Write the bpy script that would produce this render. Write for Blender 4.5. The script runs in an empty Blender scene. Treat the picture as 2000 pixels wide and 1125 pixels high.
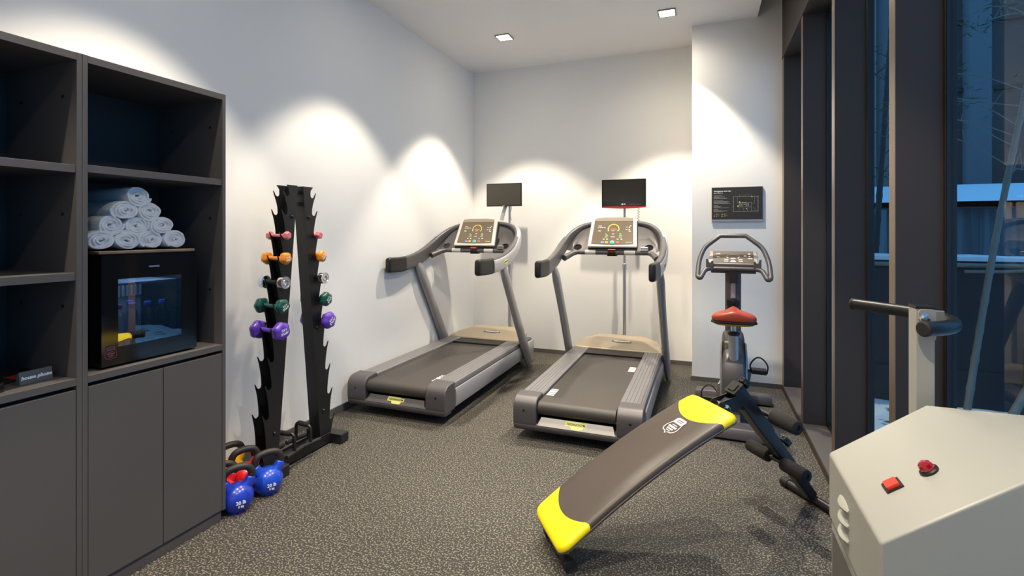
import bpy, bmesh, math, random
from mathutils import Vector, Matrix, noise

PI = math.pi
SC = bpy.context.scene
COL = SC.collection
random.seed(7)


def lin(r, g, b):
    """sRGB 0-255 to linear"""
    f = lambda v: (v / 255.0 / 12.92) if v <= 10.3 else ((v / 255.0 + 0.055) / 1.055) ** 2.4
    return (f(r), f(g), f(b), 1.0)


# ------------------------------------------------------------------ camera
EYE = 1.45
cam_data = bpy.data.cameras.new('camera')
cam_data.sensor_width = 36.0
cam_data.lens = 978.0 / 2000.0 * 36.0
cam_data.shift_y = -109.5 / 2000.0
cam_data.clip_start = 0.05
cam = bpy.data.objects.new('camera', cam_data)
cam.location = (0, 0, EYE)
cam.rotation_euler = (PI / 2, 0, math.atan2(375.7, 978.0))
COL.objects.link(cam)
SC.camera = cam

# ------------------------------------------------------------------ dusk sky, view
world = bpy.data.worlds.new('dusk_sky')
SC.world = world
world.use_nodes = True
_bg = world.node_tree.nodes['Background']
_bg.inputs[0].default_value = (0.15, 0.50, 1.0, 1)
_bg.inputs[1].default_value = 0.40
SC.view_settings.view_transform = 'Standard'
SC.view_settings.look = 'None'
SC.view_settings.gamma = 1.0
SC.view_settings.use_curve_mapping = False
SC.view_settings.exposure = 1.55
SC.cycles.max_bounces = 10
SC.cycles.diffuse_bounces = 6
SC.cycles.caustics_reflective = False
SC.cycles.caustics_refractive = False

# the ceiling downlights: (x, y) of every fitting; each builder call below makes the fitting and its spot
LAMP_W = [88.0, 104.0] + [60.0] * 8
LAMP_ANGLE = math.radians(84)
LAMP_COL = (1.0, 0.88, 0.70)
ADDED_FILL_W = (0.5, 12.0)  # left row, right row
LAMPS = [(-1.93, 4.80), (-0.32, 4.80), (-1.93, 3.20), (-0.32, 3.20),
         (-1.93, 1.60), (-0.32, 1.60), (-1.93, 0.0), (-0.32, 0.0), (-1.93, -1.6), (-0.32, -1.6)]

# ------------------------------------------------------------------ materials
MATS = {}


def mat(name, col, rough=0.5, metal=0.0, bump=0.0, bscale=200.0, var=0.0, vscale=6.0, coat=0.0, spec=None,
        emit=None, estr=1.0):
    if name in MATS:
        return MATS[name]
    m = bpy.data.materials.new(name)
    m.use_nodes = True
    nt = m.node_tree
    p = nt.nodes['Principled BSDF']
    p.inputs['Base Color'].default_value = col
    p.inputs['Roughness'].default_value = rough
    p.inputs['Metallic'].default_value = metal
    if coat:
        p.inputs['Coat Weight'].default_value = coat
        p.inputs['Coat Roughness'].default_value = 0.06
    if spec is not None:
        p.inputs['Specular IOR Level'].default_value = spec
    if emit:
        p.inputs['Emission Color'].default_value = emit
        p.inputs['Emission Strength'].default_value = estr
    tc = nt.nodes.new('ShaderNodeTexCoord')
    if var:
        n = nt.nodes.new('ShaderNodeTexNoise')
        n.inputs['Scale'].default_value = vscale
        n.inputs['Detail'].default_value = 4
        nt.links.new(tc.outputs['Object'], n.inputs['Vector'])
        mx = nt.nodes.new('ShaderNodeMix')
        mx.data_type = 'RGBA'
        nt.links.new(n.outputs['Fac'], mx.inputs['Factor'])
        mx.inputs['A'].default_value = tuple(c * (1 - var) for c in col[:3]) + (1,)
        mx.inputs['B'].default_value = tuple(min(1, c * (1 + var)) for c in col[:3]) + (1,)
        nt.links.new(mx.outputs['Result'], p.inputs['Base Color'])
    if bump:
        n = nt.nodes.new('ShaderNodeTexNoise')
        n.inputs['Scale'].default_value = bscale
        n.inputs['Detail'].default_value = 3
        nt.links.new(tc.outputs['Object'], n.inputs['Vector'])
        b = nt.nodes.new('ShaderNodeBump')
        b.inputs['Strength'].default_value = bump
        b.inputs['Distance'].default_value = 0.002
        nt.links.new(n.outputs['Fac'], b.inputs['Height'])
        nt.links.new(b.outputs['Normal'], p.inputs['Normal'])
    MATS[name] = m
    return m


def glass_mat(name, tint, ior=1.45, rough=0.0):
    m = bpy.data.materials.new(name)
    m.use_nodes = True
    nt = m.node_tree
    nt.nodes.remove(nt.nodes['Principled BSDF'])
    out = nt.nodes['Material Output']
    tr = nt.nodes.new('ShaderNodeBsdfTransparent')
    tr.inputs[0].default_value = tint
    gl = nt.nodes.new('ShaderNodeBsdfGlossy')
    gl.inputs['Roughness'].default_value = rough
    fr = nt.nodes.new('ShaderNodeFresnel')
    fr.inputs[0].default_value = ior
    mx = nt.nodes.new('ShaderNodeMixShader')
    ge = nt.nodes.new('ShaderNodeNewGeometry')
    iv = nt.nodes.new('ShaderNodeMath')
    iv.operation = 'SUBTRACT'
    iv.inputs[0].default_value = 1.0
    nt.links.new(ge.outputs['Backfacing'], iv.inputs[1])
    ml = nt.nodes.new('ShaderNodeMath')
    ml.operation = 'MULTIPLY'
    nt.links.new(fr.outputs[0], ml.inputs[0])
    nt.links.new(iv.outputs[0], ml.inputs[1])
    nt.links.new(ml.outputs[0], mx.inputs[0])
    nt.links.new(tr.outputs[0], mx.inputs[1])
    nt.links.new(gl.outputs[0], mx.inputs[2])
    nt.links.new(mx.outputs[0], out.inputs[0])
    MATS[name] = m
    return m


def rubber_floor_mat():
    m = bpy.data.materials.new('speckled_rubber_floor')
    m.use_nodes = True
    nt = m.node_tree
    p = nt.nodes['Principled BSDF']
    p.inputs['Roughness'].default_value = 0.72
    tc = nt.nodes.new('ShaderNodeTexCoord')
    nz = nt.nodes.new('ShaderNodeTexNoise')
    nz.inputs['Scale'].default_value = 115.0
    nz.inputs['Detail'].default_value = 2.0
    nt.links.new(tc.outputs['Object'], nz.inputs['Vector'])
    r1 = nt.nodes.new('ShaderNodeValToRGB')
    r1.color_ramp.elements[0].position = 0.53
    r1.color_ramp.elements[1].position = 0.60
    r1.color_ramp.elements[0].color = (0, 0, 0, 1)
    r1.color_ramp.elements[1].color = (1, 1, 1, 1)
    nt.links.new(nz.outputs['Fac'], r1.inputs[0])
    n2 = nt.nodes.new('ShaderNodeTexNoise')
    n2.inputs['Scale'].default_value = 60.0
    n2.inputs['Detail'].default_value = 3.0
    nt.links.new(tc.outputs['Object'], n2.inputs['Vector'])
    mxd = nt.nodes.new('ShaderNodeMix')
    mxd.data_type = 'RGBA'
    mxd.inputs['A'].default_value = (0.016, 0.0155, 0.0145, 1)
    mxd.inputs['B'].default_value = (0.034, 0.032, 0.030, 1)
    nt.links.new(n2.outputs['Fac'], mxd.inputs['Factor'])
    mx = nt.nodes.new('ShaderNodeMix')
    mx.data_type = 'RGBA'
    mx.inputs['B'].default_value = (0.215, 0.188, 0.142, 1)
    nt.links.new(mxd.outputs['Result'], mx.inputs['A'])
    nt.links.new(r1.outputs[0], mx.inputs['Factor'])
    nt.links.new(mx.outputs['Result'], p.inputs['Base Color'])
    b = nt.nodes.new('ShaderNodeBump')
    b.inputs['Strength'].default_value = 0.35
    b.inputs['Distance'].default_value = 0.003
    nt.links.new(nz.outputs['Fac'], b.inputs['Height'])
    nt.links.new(b.outputs['Normal'], p.inputs['Normal'])
    return m


def streak_mat(name, base, dark):
    """vertical weathering streaks on old outdoor panels"""
    m = bpy.data.materials.new(name)
    m.use_nodes = True
    nt = m.node_tree
    p = nt.nodes['Principled BSDF']
    p.inputs['Roughness'].default_value = 0.85
    tc = nt.nodes.new('ShaderNodeTexCoord')
    mp = nt.nodes.new('ShaderNodeMapping')
    mp.inputs['Scale'].default_value = (6.0, 6.0, 0.15)
    nz = nt.nodes.new('ShaderNodeTexNoise')
    nz.inputs['Scale'].default_value = 2.2
    nz.inputs['Detail'].default_value = 5
    nt.links.new(tc.outputs['Object'], mp.inputs[0])
    nt.links.new(mp.outputs[0], nz.inputs['Vector'])
    r = nt.nodes.new('ShaderNodeValToRGB')
    r.color_ramp.elements[0].position = 0.38
    r.color_ramp.elements[1].position = 0.56
    r.color_ramp.elements[0].color = dark
    r.color_ramp.elements[1].color = base
    nt.links.new(nz.outputs['Fac'], r.inputs[0])
    nt.links.new(r.outputs[0], p.inputs['Base Color'])
    return m


def snow_mat():
    m = bpy.data.materials.new('trodden_snow')
    m.use_nodes = True
    nt = m.node_tree
    p = nt.nodes['Principled BSDF']
    p.inputs['Roughness'].default_value = 0.8
    tc = nt.nodes.new('ShaderNodeTexCoord')
    nz = nt.nodes.new('ShaderNodeTexNoise')
    nz.inputs['Scale'].default_value = 9.0
    nz.inputs['Detail'].default_value = 6
    nt.links.new(tc.outputs['Object'], nz.inputs['Vector'])
    r = nt.nodes.new('ShaderNodeValToRGB')
    r.color_ramp.elements[0].position = 0.33
    r.color_ramp.elements[1].position = 0.40
    r.color_ramp.elements[0].color = (0.12, 0.11, 0.10, 1)
    r.color_ramp.elements[1].color = (0.78, 0.80, 0.82, 1)
    nt.links.new(nz.outputs['Fac'], r.inputs[0])
    nt.links.new(r.outputs[0], p.inputs['Base Color'])
    return m


M_WALL = mat('white_wall_paint', (0.86, 0.85, 0.83, 1), 0.85, bump=0.08, bscale=90, var=0.015, vscale=2)
M_CEIL = mat('white_ceiling_paint', (0.88, 0.86, 0.84, 1), 0.9)
M_FLOOR = rubber_floor_mat()
M_BASE = mat('grey_baseboard', lin(96, 92, 90), 0.55)
M_FIN = mat('brown_black_metal_cladding', lin(58, 47, 40), 0.55, 0.0, var=0.06, vscale=3)
M_FINEDGE = mat('bronze_edge', lin(120, 102, 84), 0.35, 0.3)
M_SILL = mat('grey_sill_plate', lin(98, 92, 90), 0.45, 0.2)
M_GLASS = glass_mat('window_glass', (0.86, 0.92, 0.95, 1), 1.32)
M_CAB = mat('charcoal_laminate', lin(82, 78, 77), 0.5, var=0.04, vscale=8)
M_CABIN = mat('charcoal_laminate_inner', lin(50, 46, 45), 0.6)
M_BLACK = mat('satin_black', lin(22, 21, 21), 0.45)
M_GLOSSBLACK = mat('gloss_black', (0.006, 0.006, 0.007, 1), 0.08)
M_BLACKMETAL = mat('black_powder_coat', (0.010, 0.010, 0.011, 1), 0.38, 0.0)
M_FOAM = mat('black_foam', lin(34, 31, 30), 0.9, bump=0.5, bscale=400)
M_RUBBER = mat('black_rubber', lin(26, 25, 25), 0.7)
M_CHROME = mat('chrome', (0.75, 0.75, 0.76, 1), 0.12, 1.0)
M_STEEL = mat('brushed_steel', (0.50, 0.50, 0.51, 1), 0.32, 0.9)
M_WHITEPRINT = mat('white_print', (0.85, 0.85, 0.83, 1), 0.6)
M_GREYPRINT = mat('grey_print', lin(150, 148, 144), 0.6)
M_TG_DARK = mat('treadmill_dark_grey', lin(92, 89, 91), 0.42, 0.3, bump=0.1, bscale=500)
M_TG_RAIL = mat('treadmill_rail_grey', lin(128, 126, 128), 0.36, 0.3)
M_TG_SILVER = mat('treadmill_silver', lin(182, 182, 186), 0.34, 0.45)
M_TG_POST = mat('treadmill_post_silver', lin(158, 156, 156), 0.38, 0.35)
M_TG_TAN = mat('treadmill_champagne', lin(168, 155, 134), 0.45, 0.25)
M_TG_BELT = mat('treadmill_belt', lin(64, 60, 57), 0.5, bump=0.25, bscale=700, var=0.1, vscale=3)
M_CON_FRAME = mat('console_white_silver', lin(218, 214, 206), 0.4, 0.1)
M_CON_FACE = mat('console_taupe_face', lin(110, 97, 82), 0.35)
M_YGREEN = mat('yellow_green_print', lin(214, 224, 90), 0.5)
M_BADGE = mat('pale_yellow_badge', lin(232, 228, 132), 0.5)
M_REDLED = mat('red_display', lin(214, 104, 84), 0.4)
M_ORANGE = mat('orange_plastic', lin(235, 96, 40), 0.45)
M_TEAL = mat('teal_button', lin(86, 178, 160), 0.4)
M_BLUEBTN = mat('blue_button', lin(140, 152, 200), 0.4)
M_YELBTN = mat('amber_button', lin(228, 176, 60), 0.4)
M_YELLOW = mat('yellow_vinyl', lin(252, 226, 20), 0.42, bump=0.12, bscale=350)
M_VINYL = mat('dark_brown_vinyl', lin(72, 63, 58), 0.36, bump=0.22, bscale=420)
M_SEATRED = mat('red_brown_saddle', lin(168, 66, 42), 0.36)
M_TOWEL = mat('white_terry', (0.82, 0.82, 0.82, 1), 0.95, bump=1.0, bscale=260)
M_WOOD = mat('dark_wood_board', lin(110, 92, 74), 0.6, var=0.35, vscale=18)
M_MACH = mat('ivory_enamel', lin(166, 165, 157), 0.42, var=0.03, vscale=5)
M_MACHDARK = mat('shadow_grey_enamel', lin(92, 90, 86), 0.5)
M_REDBTN = mat('red_push_button', lin(236, 60, 40), 0.35)
M_LENS = mat('red_lamp_lens', lin(150, 10, 20), 0.08, coat=1.0)
M_CONCRETE = streak_mat('streaked_concrete', (0.15, 0.15, 0.155, 1), (0.08, 0.08, 0.083, 1))
M_DARKWALL = mat('dark_outdoor_wall', lin(52, 52, 54), 0.9, var=0.1, vscale=2)
M_BUILD = mat('dark_brick_facade', lin(88, 72, 68), 0.8, var=0.12, vscale=4)
M_BUILDPALE = mat('pale_facade', lin(176, 172, 170), 0.8)
M_PILASTER = mat('grey_pilaster', lin(112, 110, 112), 0.85)
M_SNOW = snow_mat()
M_SNOWCLEAN = mat('clean_snow', (0.82, 0.84, 0.86, 1), 0.85, bump=0.6, bscale=30, var=0.06, vscale=20)
M_BAMBOO = mat('bamboo_cane', lin(122, 118, 108), 0.6, var=0.15, vscale=10)
M_BAMBOODARK = mat('dark_bamboo_cane', lin(44, 46, 40), 0.6)
M_LEAF = mat('bamboo_leaf', lin(54, 86, 58), 0.6)
M_SCREEN = mat('screen_black_glass', (0.012, 0.011, 0.010, 1), 0.12)
M_SCREENMATT = mat('screen_dark_matt', lin(58, 54, 46), 0.3)
M_REDTRIM = mat('red_bezel', lin(150, 40, 36), 0.25)
M_SIGN = mat('charcoal_sign', lin(46, 45, 44), 0.5)
M_SIGNEDGE = mat('blue_grey_sign_edge', lin(140, 144, 158), 0.5)
M_PINKPRINT = mat('pale_pink_print', lin(240, 214, 214), 0.55)
M_DULLPINK = mat('dull_pink_print', lin(96, 52, 58), 0.5)


# ------------------------------------------------------------------ mesh builder
class MB:
    def __init__(self):
        self.v = []
        self.f = []
        self.mi = []
        self.mats = []

    def _m(self, m):
        if m not in self.mats:
            self.mats.append(m)
        return self.mats.index(m)

    def add(self, verts, faces, m=None, M=None):
        o = len(self.v)
        for p in verts:
            p = Vector(p)
            self.v.append(M @ p if M else p)
        k = self._m(m)
        for f in faces:
            self.f.append([i + o for i in f])
            self.mi.append(k)

    def box(self, x0, x1, y0, y1, z0, z1, m=None, M=None):
        vs = [(x, y, z) for z in (z0, z1) for (x, y) in ((x0, y0), (x1, y0), (x1, y1), (x0, y1))]
        self.add(vs, [(3, 2, 1, 0), (4, 5, 6, 7), (0, 1, 5, 4), (1, 2, 6, 5), (2, 3, 7, 6), (3, 0, 4, 7)], m, M)

    def loft(self, rings, m=None, M=None, cap0=True, cap1=True, loop=False):
        n = len(rings[0])
        vs = [p for r in rings for p in r]
        fs = []
        k = len(rings)
        for i in range(k if loop else k - 1):
            a, b = i * n, ((i + 1) % k) * n
            for j in range(n):
                fs.append((a + j, a + (j + 1) % n, b + (j + 1) % n, b + j))
        if not loop:
            if cap0:
                fs.append(tuple(range(n - 1, -1, -1)))
            if cap1:
                fs.append(tuple((k - 1) * n + j for j in range(n)))
        self.add(vs, fs, m, M)

    def tube(self, pts, r, n=12, m=None, M=None, cap=True, loop=False):
        pts = [Vector(p) for p in pts]
        rs = r if isinstance(r, (list, tuple)) else [r] * len(pts)
        T = []
        for i in range(len(pts)):
            if loop:
                a, b = pts[i - 1], pts[(i + 1) % len(pts)]
            else:
                a, b = pts[max(i - 1, 0)], pts[min(i + 1, len(pts) - 1)]
            T.append((b - a).normalized())
        up = Vector((0, 0, 1)) if abs(T[0].z) < 0.9 else Vector((0, 1, 0))
        s = T[0].cross(up).normalized()
        rings = []
        for i, p in enumerate(pts):
            s = (s - T[i] * s.dot(T[i])).normalized()
            u = T[i].cross(s)
            rings.append([p + (s * math.cos(2 * PI * j / n) + u * math.sin(2 * PI * j / n)) * rs[i] for j in range(n)])
        self.loft(rings, m, M, cap, cap, loop)

    def sweep(self, pts, secs, m=None, M=None, cap=True, upv=(0, 0, 1)):
        """secs: one list of (side, up) per point; the section stays upright"""
        pts = [Vector(p) for p in pts]
        up0 = Vector(upv)
        rings = []
        for i, p in enumerate(pts):
            a, b = pts[max(i - 1, 0)], pts[min(i + 1, len(pts) - 1)]
            t = (b - a).normalized()
            s = t.cross(up0).normalized()
            u = s.cross(t)
            sec = secs[i] if isinstance(secs[0][0], (list, tuple)) else secs
            rings.append([p + s * q[0] + u * q[1] for q in sec])
        self.loft(rings, m, M, cap, cap)

    def prism(self, poly, d0, d1, axis='y', m=None, M=None):
        """poly in the plane across axis: x->(y,z), y->(x,z), z->(x,y)"""
        def P(a, b, d):
            return {'x': (d, a, b), 'y': (a, d, b), 'z': (a, b, d)}[axis]
        self.loft([[P(a, b, d0) for a, b in poly], [P(a, b, d1) for a, b in poly]], m, M)

    def lathe(self, prof, n=24, m=None, M=None, cap=True):
        """prof: (r, z) along +z"""
        rings = [[(r * math.cos(2 * PI * j / n), r * math.sin(2 * PI * j / n), z) for j in range(n)] for r, z in prof]
        self.loft(rings, m, M, cap, cap)

    def cyl(self, p0, p1, r, n=16, m=None, M=None):
        self.tube([p0, p1], r, n, m, M)

    def mesh(self, me, M, m=None):
        self.add([v.co for v in me.vertices], [tuple(p.vertices) for p in me.polygons], m, M)

    def text(self, body, size, org, xd, yd, m=None, align='CENTER', thick=0.0008, shear=0.0, bold=0.0, space=1.0):
        me = text_mesh(body, size, align, thick, shear, bold, space)
        X = Vector(xd).normalized()
        Z = X.cross(Vector(yd)).normalized()
        Y = Z.cross(X)
        M = Matrix.Translation(Vector(org)) @ Matrix((X, Y, Z)).transposed().to_4x4()
        self.mesh(me, M, m)

    def build(self, name, m=None, parent=None, bevel=0.0, seg=2, smooth=38, loc=None, fix=True):
        me = bpy.data.meshes.new(name)
        me.from_pydata([tuple(p) for p in self.v], [], self.f)
        mats = [x if x is not None else m for x in self.mats]
        for x in mats:
            me.materials.append(x)
        me.polygons.foreach_set('material_index', self.mi)
        if fix:
            bm = bmesh.new()
            bm.from_mesh(me)
            bmesh.ops.recalc_face_normals(bm, faces=bm.faces)
            bm.to_mesh(me)
            bm.free()
        if smooth:
            me.polygons.foreach_set('use_smooth', [True] * len(me.polygons))
            me.set_sharp_from_angle(angle=math.radians(smooth))
        me.update()
        o = bpy.data.objects.new(name, me)
        COL.objects.link(o)
        if parent:
            o.parent = parent
        if loc:
            o.location = loc
        if bevel:
            b = o.modifiers.new('bevel', 'BEVEL')
            b.width = bevel
            b.segments = seg
            b.limit_method = 'ANGLE'
            b.angle_limit = math.radians(40)
            b.harden_normals = True
        return o


_TXT = {}


def text_mesh(body, size, align='CENTER', thick=0.0008, shear=0.0, bold=0.0, space=1.0):
    key = (body, size, align, thick, shear, bold, space)
    if key in _TXT:
        return _TXT[key]
    cu = bpy.data.curves.new('lettering', 'FONT')
    cu.body = body
    cu.size = size
    cu.align_x = align
    cu.align_y = 'CENTER'
    cu.extrude = thick
    cu.shear = shear
    cu.offset = bold
    cu.space_character = space
    cu.resolution_u = 2
    ob = bpy.data.objects.new('lettering', cu)
    me = bpy.data.meshes.new_from_object(ob)
    bpy.data.objects.remove(ob)
    _TXT[key] = me
    return me


def thing(name, label, cat, loc=(0, 0, 0), rz=0.0, group=None):
    o = bpy.data.objects.new(name, None)
    o.empty_display_size = 0.1
    COL.objects.link(o)
    o.location = loc
    o.rotation_euler = (0, 0, rz)
    return tag(o, label, cat, group)


def tag(o, label, cat, group=None):
    o['label'] = label
    o['category'] = cat
    if group:
        o['group'] = group
    return o


def struct(o):
    o['kind'] = 'structure'
    return o


def dup(root, loc, rz, label, group=None):
    r = root.copy()
    COL.objects.link(r)
    r.location = loc
    r.rotation_euler = (0, 0, rz)
    r['label'] = label
    if group:
        r['group'] = group
    for ch in list(root.children):
        c = ch.copy()
        COL.objects.link(c)
        c.parent = r
        for g in list(ch.children):
            d = g.copy()
            COL.objects.link(d)
            d.parent = c
    return r


def catmull(pts, n=6):
    pts = [Vector(p) for p in pts]
    out = []
    for i in range(len(pts) - 1):
        p0 = pts[i - 1] if i else pts[0] * 2 - pts[1]
        p1, p2 = pts[i], pts[i + 1]
        p3 = pts[i + 2] if i + 2 < len(pts) else pts[-1] * 2 - pts[-2]
        for k in range(n):
            t = k / n
            out.append(0.5 * ((2 * p1) + (p2 - p0) * t + (2 * p0 - 5 * p1 + 4 * p2 - p3) * t * t
                              + (3 * p1 - p0 - 3 * p2 + p3) * t ** 3))
    out.append(pts[-1])
    return out


def fillet(pts, r, n=5):
    """round the inner corners of a polyline"""
    pts = [Vector(p) for p in pts]
    out = [pts[0]]
    for i in range(1, len(pts) - 1):
        a, b, c = pts[i - 1], pts[i], pts[i + 1]
        d1, d2 = (a - b), (c - b)
        q = min(r, d1.length * 0.49, d2.length * 0.49)
        s, e = b + d1.normalized() * q, b + d2.normalized() * q
        for k in range(n + 1):
            t = k / n
            out.append(s * (1 - t) ** 2 + b * 2 * t * (1 - t) + e * t * t)
    out.append(pts[-1])
    return out


def rrect(w, h, r, n=4, cx=0.0, cy=0.0):
    w, h = w / 2, h / 2
    r = min(r, w * 0.98, h * 0.98)
    out = []
    for (sx, sy, a0) in ((1, 1, 0), (-1, 1, 90), (-1, -1, 180), (1, -1, 270)):
        for k in range(n + 1):
            a = math.radians(a0 + 90 * k / n)
            out.append((cx + sx * (w - r) + r * math.cos(a), cy + sy * (h - r) + r * math.sin(a)))
    return out


def ellipse(w, h, n=20, cx=0, cy=0):
    return [(cx + w * math.cos(2 * PI * k / n), cy + h * math.sin(2 * PI * k / n)) for k in range(n)]


def arc2(cx, cy, r, a0, a1, n=8):
    return [(cx + r * math.cos(math.radians(a0 + (a1 - a0) * k / n)),
             cy + r * math.sin(math.radians(a0 + (a1 - a0) * k / n))) for k in range(n + 1)]


def bx(name, x0, x1, y0, y1, z0, z1, m, parent=None, bevel=0.0, seg=2):
    b = MB()
    b.box(x0, x1, y0, y1, z0, z1)
    return b.build(name, m, parent, bevel, seg)

# ================================================================== ROOM SHELL
XL, XW, YB, YP, YF, ZC = -2.745, 0.672, 5.765, 5.21, -2.5, 3.465
XCE = 0.465
struct(bx('floor', XL - 0.2, XW + 0.17, YF - 0.2, YB + 0.2, -0.12, 0.0, M_FLOOR))
struct(bx('wall_left', XL - 0.2, XL, YF - 0.2, YB + 0.2, 0.0, 3.9, M_WALL))
struct(bx('wall_back', XL, -0.112, YB, YB + 0.2, 0.0, 3.9, M_WALL))
struct(bx('wall_column', -0.112, XW, YP, YB + 0.2, 0.0, 3.9, M_WALL))
struct(bx('wall_behind', XL, XW + 0.2, YF - 0.2, YF, 0.0, 3.9, M_WALL))
struct(bx('ceiling', XL, XCE, YF, YB, ZC, ZC + 0.1, M_CEIL))
struct(bx('ceiling_recess', XL - 0.2, XW + 0.25, YF, YP, 3.82, 3.9, M_CEIL))
struct(bx('wall_right', XW, XW + 0.25, YF, YP, 3.075, 3.82, M_FIN))
struct(bx('trim_1', XW - 0.004, XW + 0.25, YF, YP, 3.04, 3.068, M_FIN))
t = 0.012
struct(bx('baseboard_left', XL, XL + t, YF, YB, 0.0, 0.055, M_BASE))
struct(bx('baseboard_back', XL + t, -0.112 - t, YB - t, YB, 0.0, 0.045, M_BASE))
b = MB()
b.box(-0.112 - t, -0.112, YP - t, YB, 0, 0.042)
b.box(-0.112, XW, YP - t, YP, 0, 0.042)
struct(b.build('baseboard_column', M_BASE))
# floor sill running under the windows
b = MB()
b.box(XW, XW + 0.17, YF, YP, 0.0, 0.05)
struct(b.build('trim_2', M_SILL, None, 0.004))
struct(bx('trim_3', XW - 0.006, XW, YF, YP - t, 0.0, 0.044, M_FIN))

FINS = [5.12, 4.18, 3.224, 2.284, 1.33, 0.38, -0.57, -1.52]
n = 4
for i, y in enumerate(FINS):
    b = MB()
    th = 0.086 if i == 0 else 0.066
    b.box(XW + 0.003, XW + 0.165, y, y + th, 0.05, 3.04, M_FIN)
    b.box(XW, XW + 0.003, y + 0.001, y + th - 0.001, 0.05, 3.04, M_FINEDGE)
    # round glazing bead where the fin meets the glass
    b.cyl((XW + 0.157, y - 0.004, 0.05), (XW + 0.157, y - 0.004, 3.04), 0.011, 10, M_BLACK)
    struct(b.build('trim_%d' % n, M_FIN))
    n += 1
edges = FINS + [YF]
for i in range(len(FINS)):
    y1 = FINS[i]
    y0 = FINS[i + 1] + 0.066 if i + 1 < len(FINS) else YF
    b = MB()
    gx = XW + 0.15
    b.box(gx, gx + 0.03, y0, y1, 0.05, 0.075)
    b.box(gx, gx + 0.03, y0, y1, 3.015, 3.04)
    b.box(gx, gx + 0.03, y0, y0 + 0.02, 0.075, 3.015)
    b.box(gx, gx + 0.03, y1 - 0.02, y1, 0.075, 3.015)
    w = struct(b.build('window_%d' % (i + 1), M_BLACK))
    bx('pane', gx + 0.011, gx + 0.019, y0 + 0.02, y1 - 0.02, 0.075, 3.015, M_GLASS, w)

# ------------------------------------------------------------------ downlights
LAMP_LABELS = {0: 'square recessed downlight glowing in the ceiling near the back left corner',
               1: 'square recessed downlight glowing in the ceiling nearer the window, in front of the white column'}
M_LAMP = mat('lamp_glow', (1, 1, 1, 1), 0.5, emit=(1.0, 0.9, 0.74, 1), estr=14.0)
M_LAMPFRAME = mat('lamp_frame', lin(150, 144, 134), 0.4, 0.3)
for i, (lx, ly) in enumerate(LAMPS):
    lab = LAMP_LABELS.get(i, 'square recessed downlight in the white ceiling outside the picture')
    rt = thing('downlight', lab, 'ceiling light', (lx, ly, ZC), 0, 'square ceiling downlights')
    b = MB()
    s, q = 0.078, 0.066
    b.box(-s, s, -s, -q, -0.012, 0)
    b.box(-s, s, q, s, -0.012, 0)
    b.box(-s, -q, -q, q, -0.012, 0)
    b.box(q, s, -q, q, -0.012, 0)
    b.build('frame', M_LAMPFRAME, rt, 0.002)
    bx('lamp_glass', -q, q, -q, q, -0.008, 0, M_LAMP, rt)
    sp = bpy.data.lights.new('downlight_beam', 'SPOT')
    sp.energy = LAMP_W[i]
    sp.color = LAMP_COL
    sp.spot_size = LAMP_ANGLE
    sp.spot_blend = 0.32
    sp.shadow_soft_size = 0.035
    so = bpy.data.objects.new('beam', sp)
    so.location = (0, 0, -0.03)
    COL.objects.link(so)
    so.parent = rt
    s2 = bpy.data.lights.new('added_fill_spot', 'SPOT')  # second, wide spot added to each fitting to lift the wall light
    s2.energy = ADDED_FILL_W[0 if lx < -1 else 1]
    s2.color = LAMP_COL
    s2.spot_size = math.radians(165)
    s2.spot_blend = 1.0
    s2.shadow_soft_size = 0.05
    s3 = bpy.data.objects.new('added_fill', s2)
    s3.location = (0, 0, -0.03)
    COL.objects.link(s3)
    s3.parent = rt

# ================================================================== OUTDOORS (dusk)
b = MB()
nx, ny = 70, 90
vs, fs = [], []
for j in range(ny + 1):
    for i in range(nx + 1):
        x = XW + 0.20 + i * 0.14
        y = -3.0 + j * 0.26
        z = -0.05 + 0.06 * noise.noise(Vector((x * 1.3, y * 1.3, 0))) + 0.03 * noise.noise(Vector((x * 5, y * 5, 3)))
        vs.append((x, y, z))
for j in range(ny):
    for i in range(nx):
        a = j * (nx + 1) + i
        fs.append((a, a + 1, a + nx + 2, a + nx + 1))
b.add(vs, fs)
struct(b.build('ground', M_SNOW, smooth=180))

# low garden wall with a band of snow on top
W1 = MB()
W1.box(0.95, 9.0, 5.40, 5.62, -0.15, 1.20, M_DARKWALL)
W1.box(0.95, 9.0, 5.385, 5.40, -0.15, 0.26, M_DARKWALL)
gw = struct(W1.build('wall_garden', M_DARKWALL))
b = MB()
rings = []
for i in range(60):
    x = 0.96 + i * (8.0 / 59)
    h = 0.045 + 0.012 * noise.noise(Vector((x * 3, 1, 2)))
    rings.append([(x, 5.395, 1.20), (x, 5.40, 1.20 + h * 0.7), (x, 5.44, 1.20 + h), (x, 5.58, 1.20 + h), (x, 5.62, 1.20 + h * 0.6), (x, 5.625, 1.20)])
b.loft(rings)
tag(b.build('snow_cap', M_SNOWCLEAN), 'strip of fresh snow lying along the top of the dark garden wall', 'snow')

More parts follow.
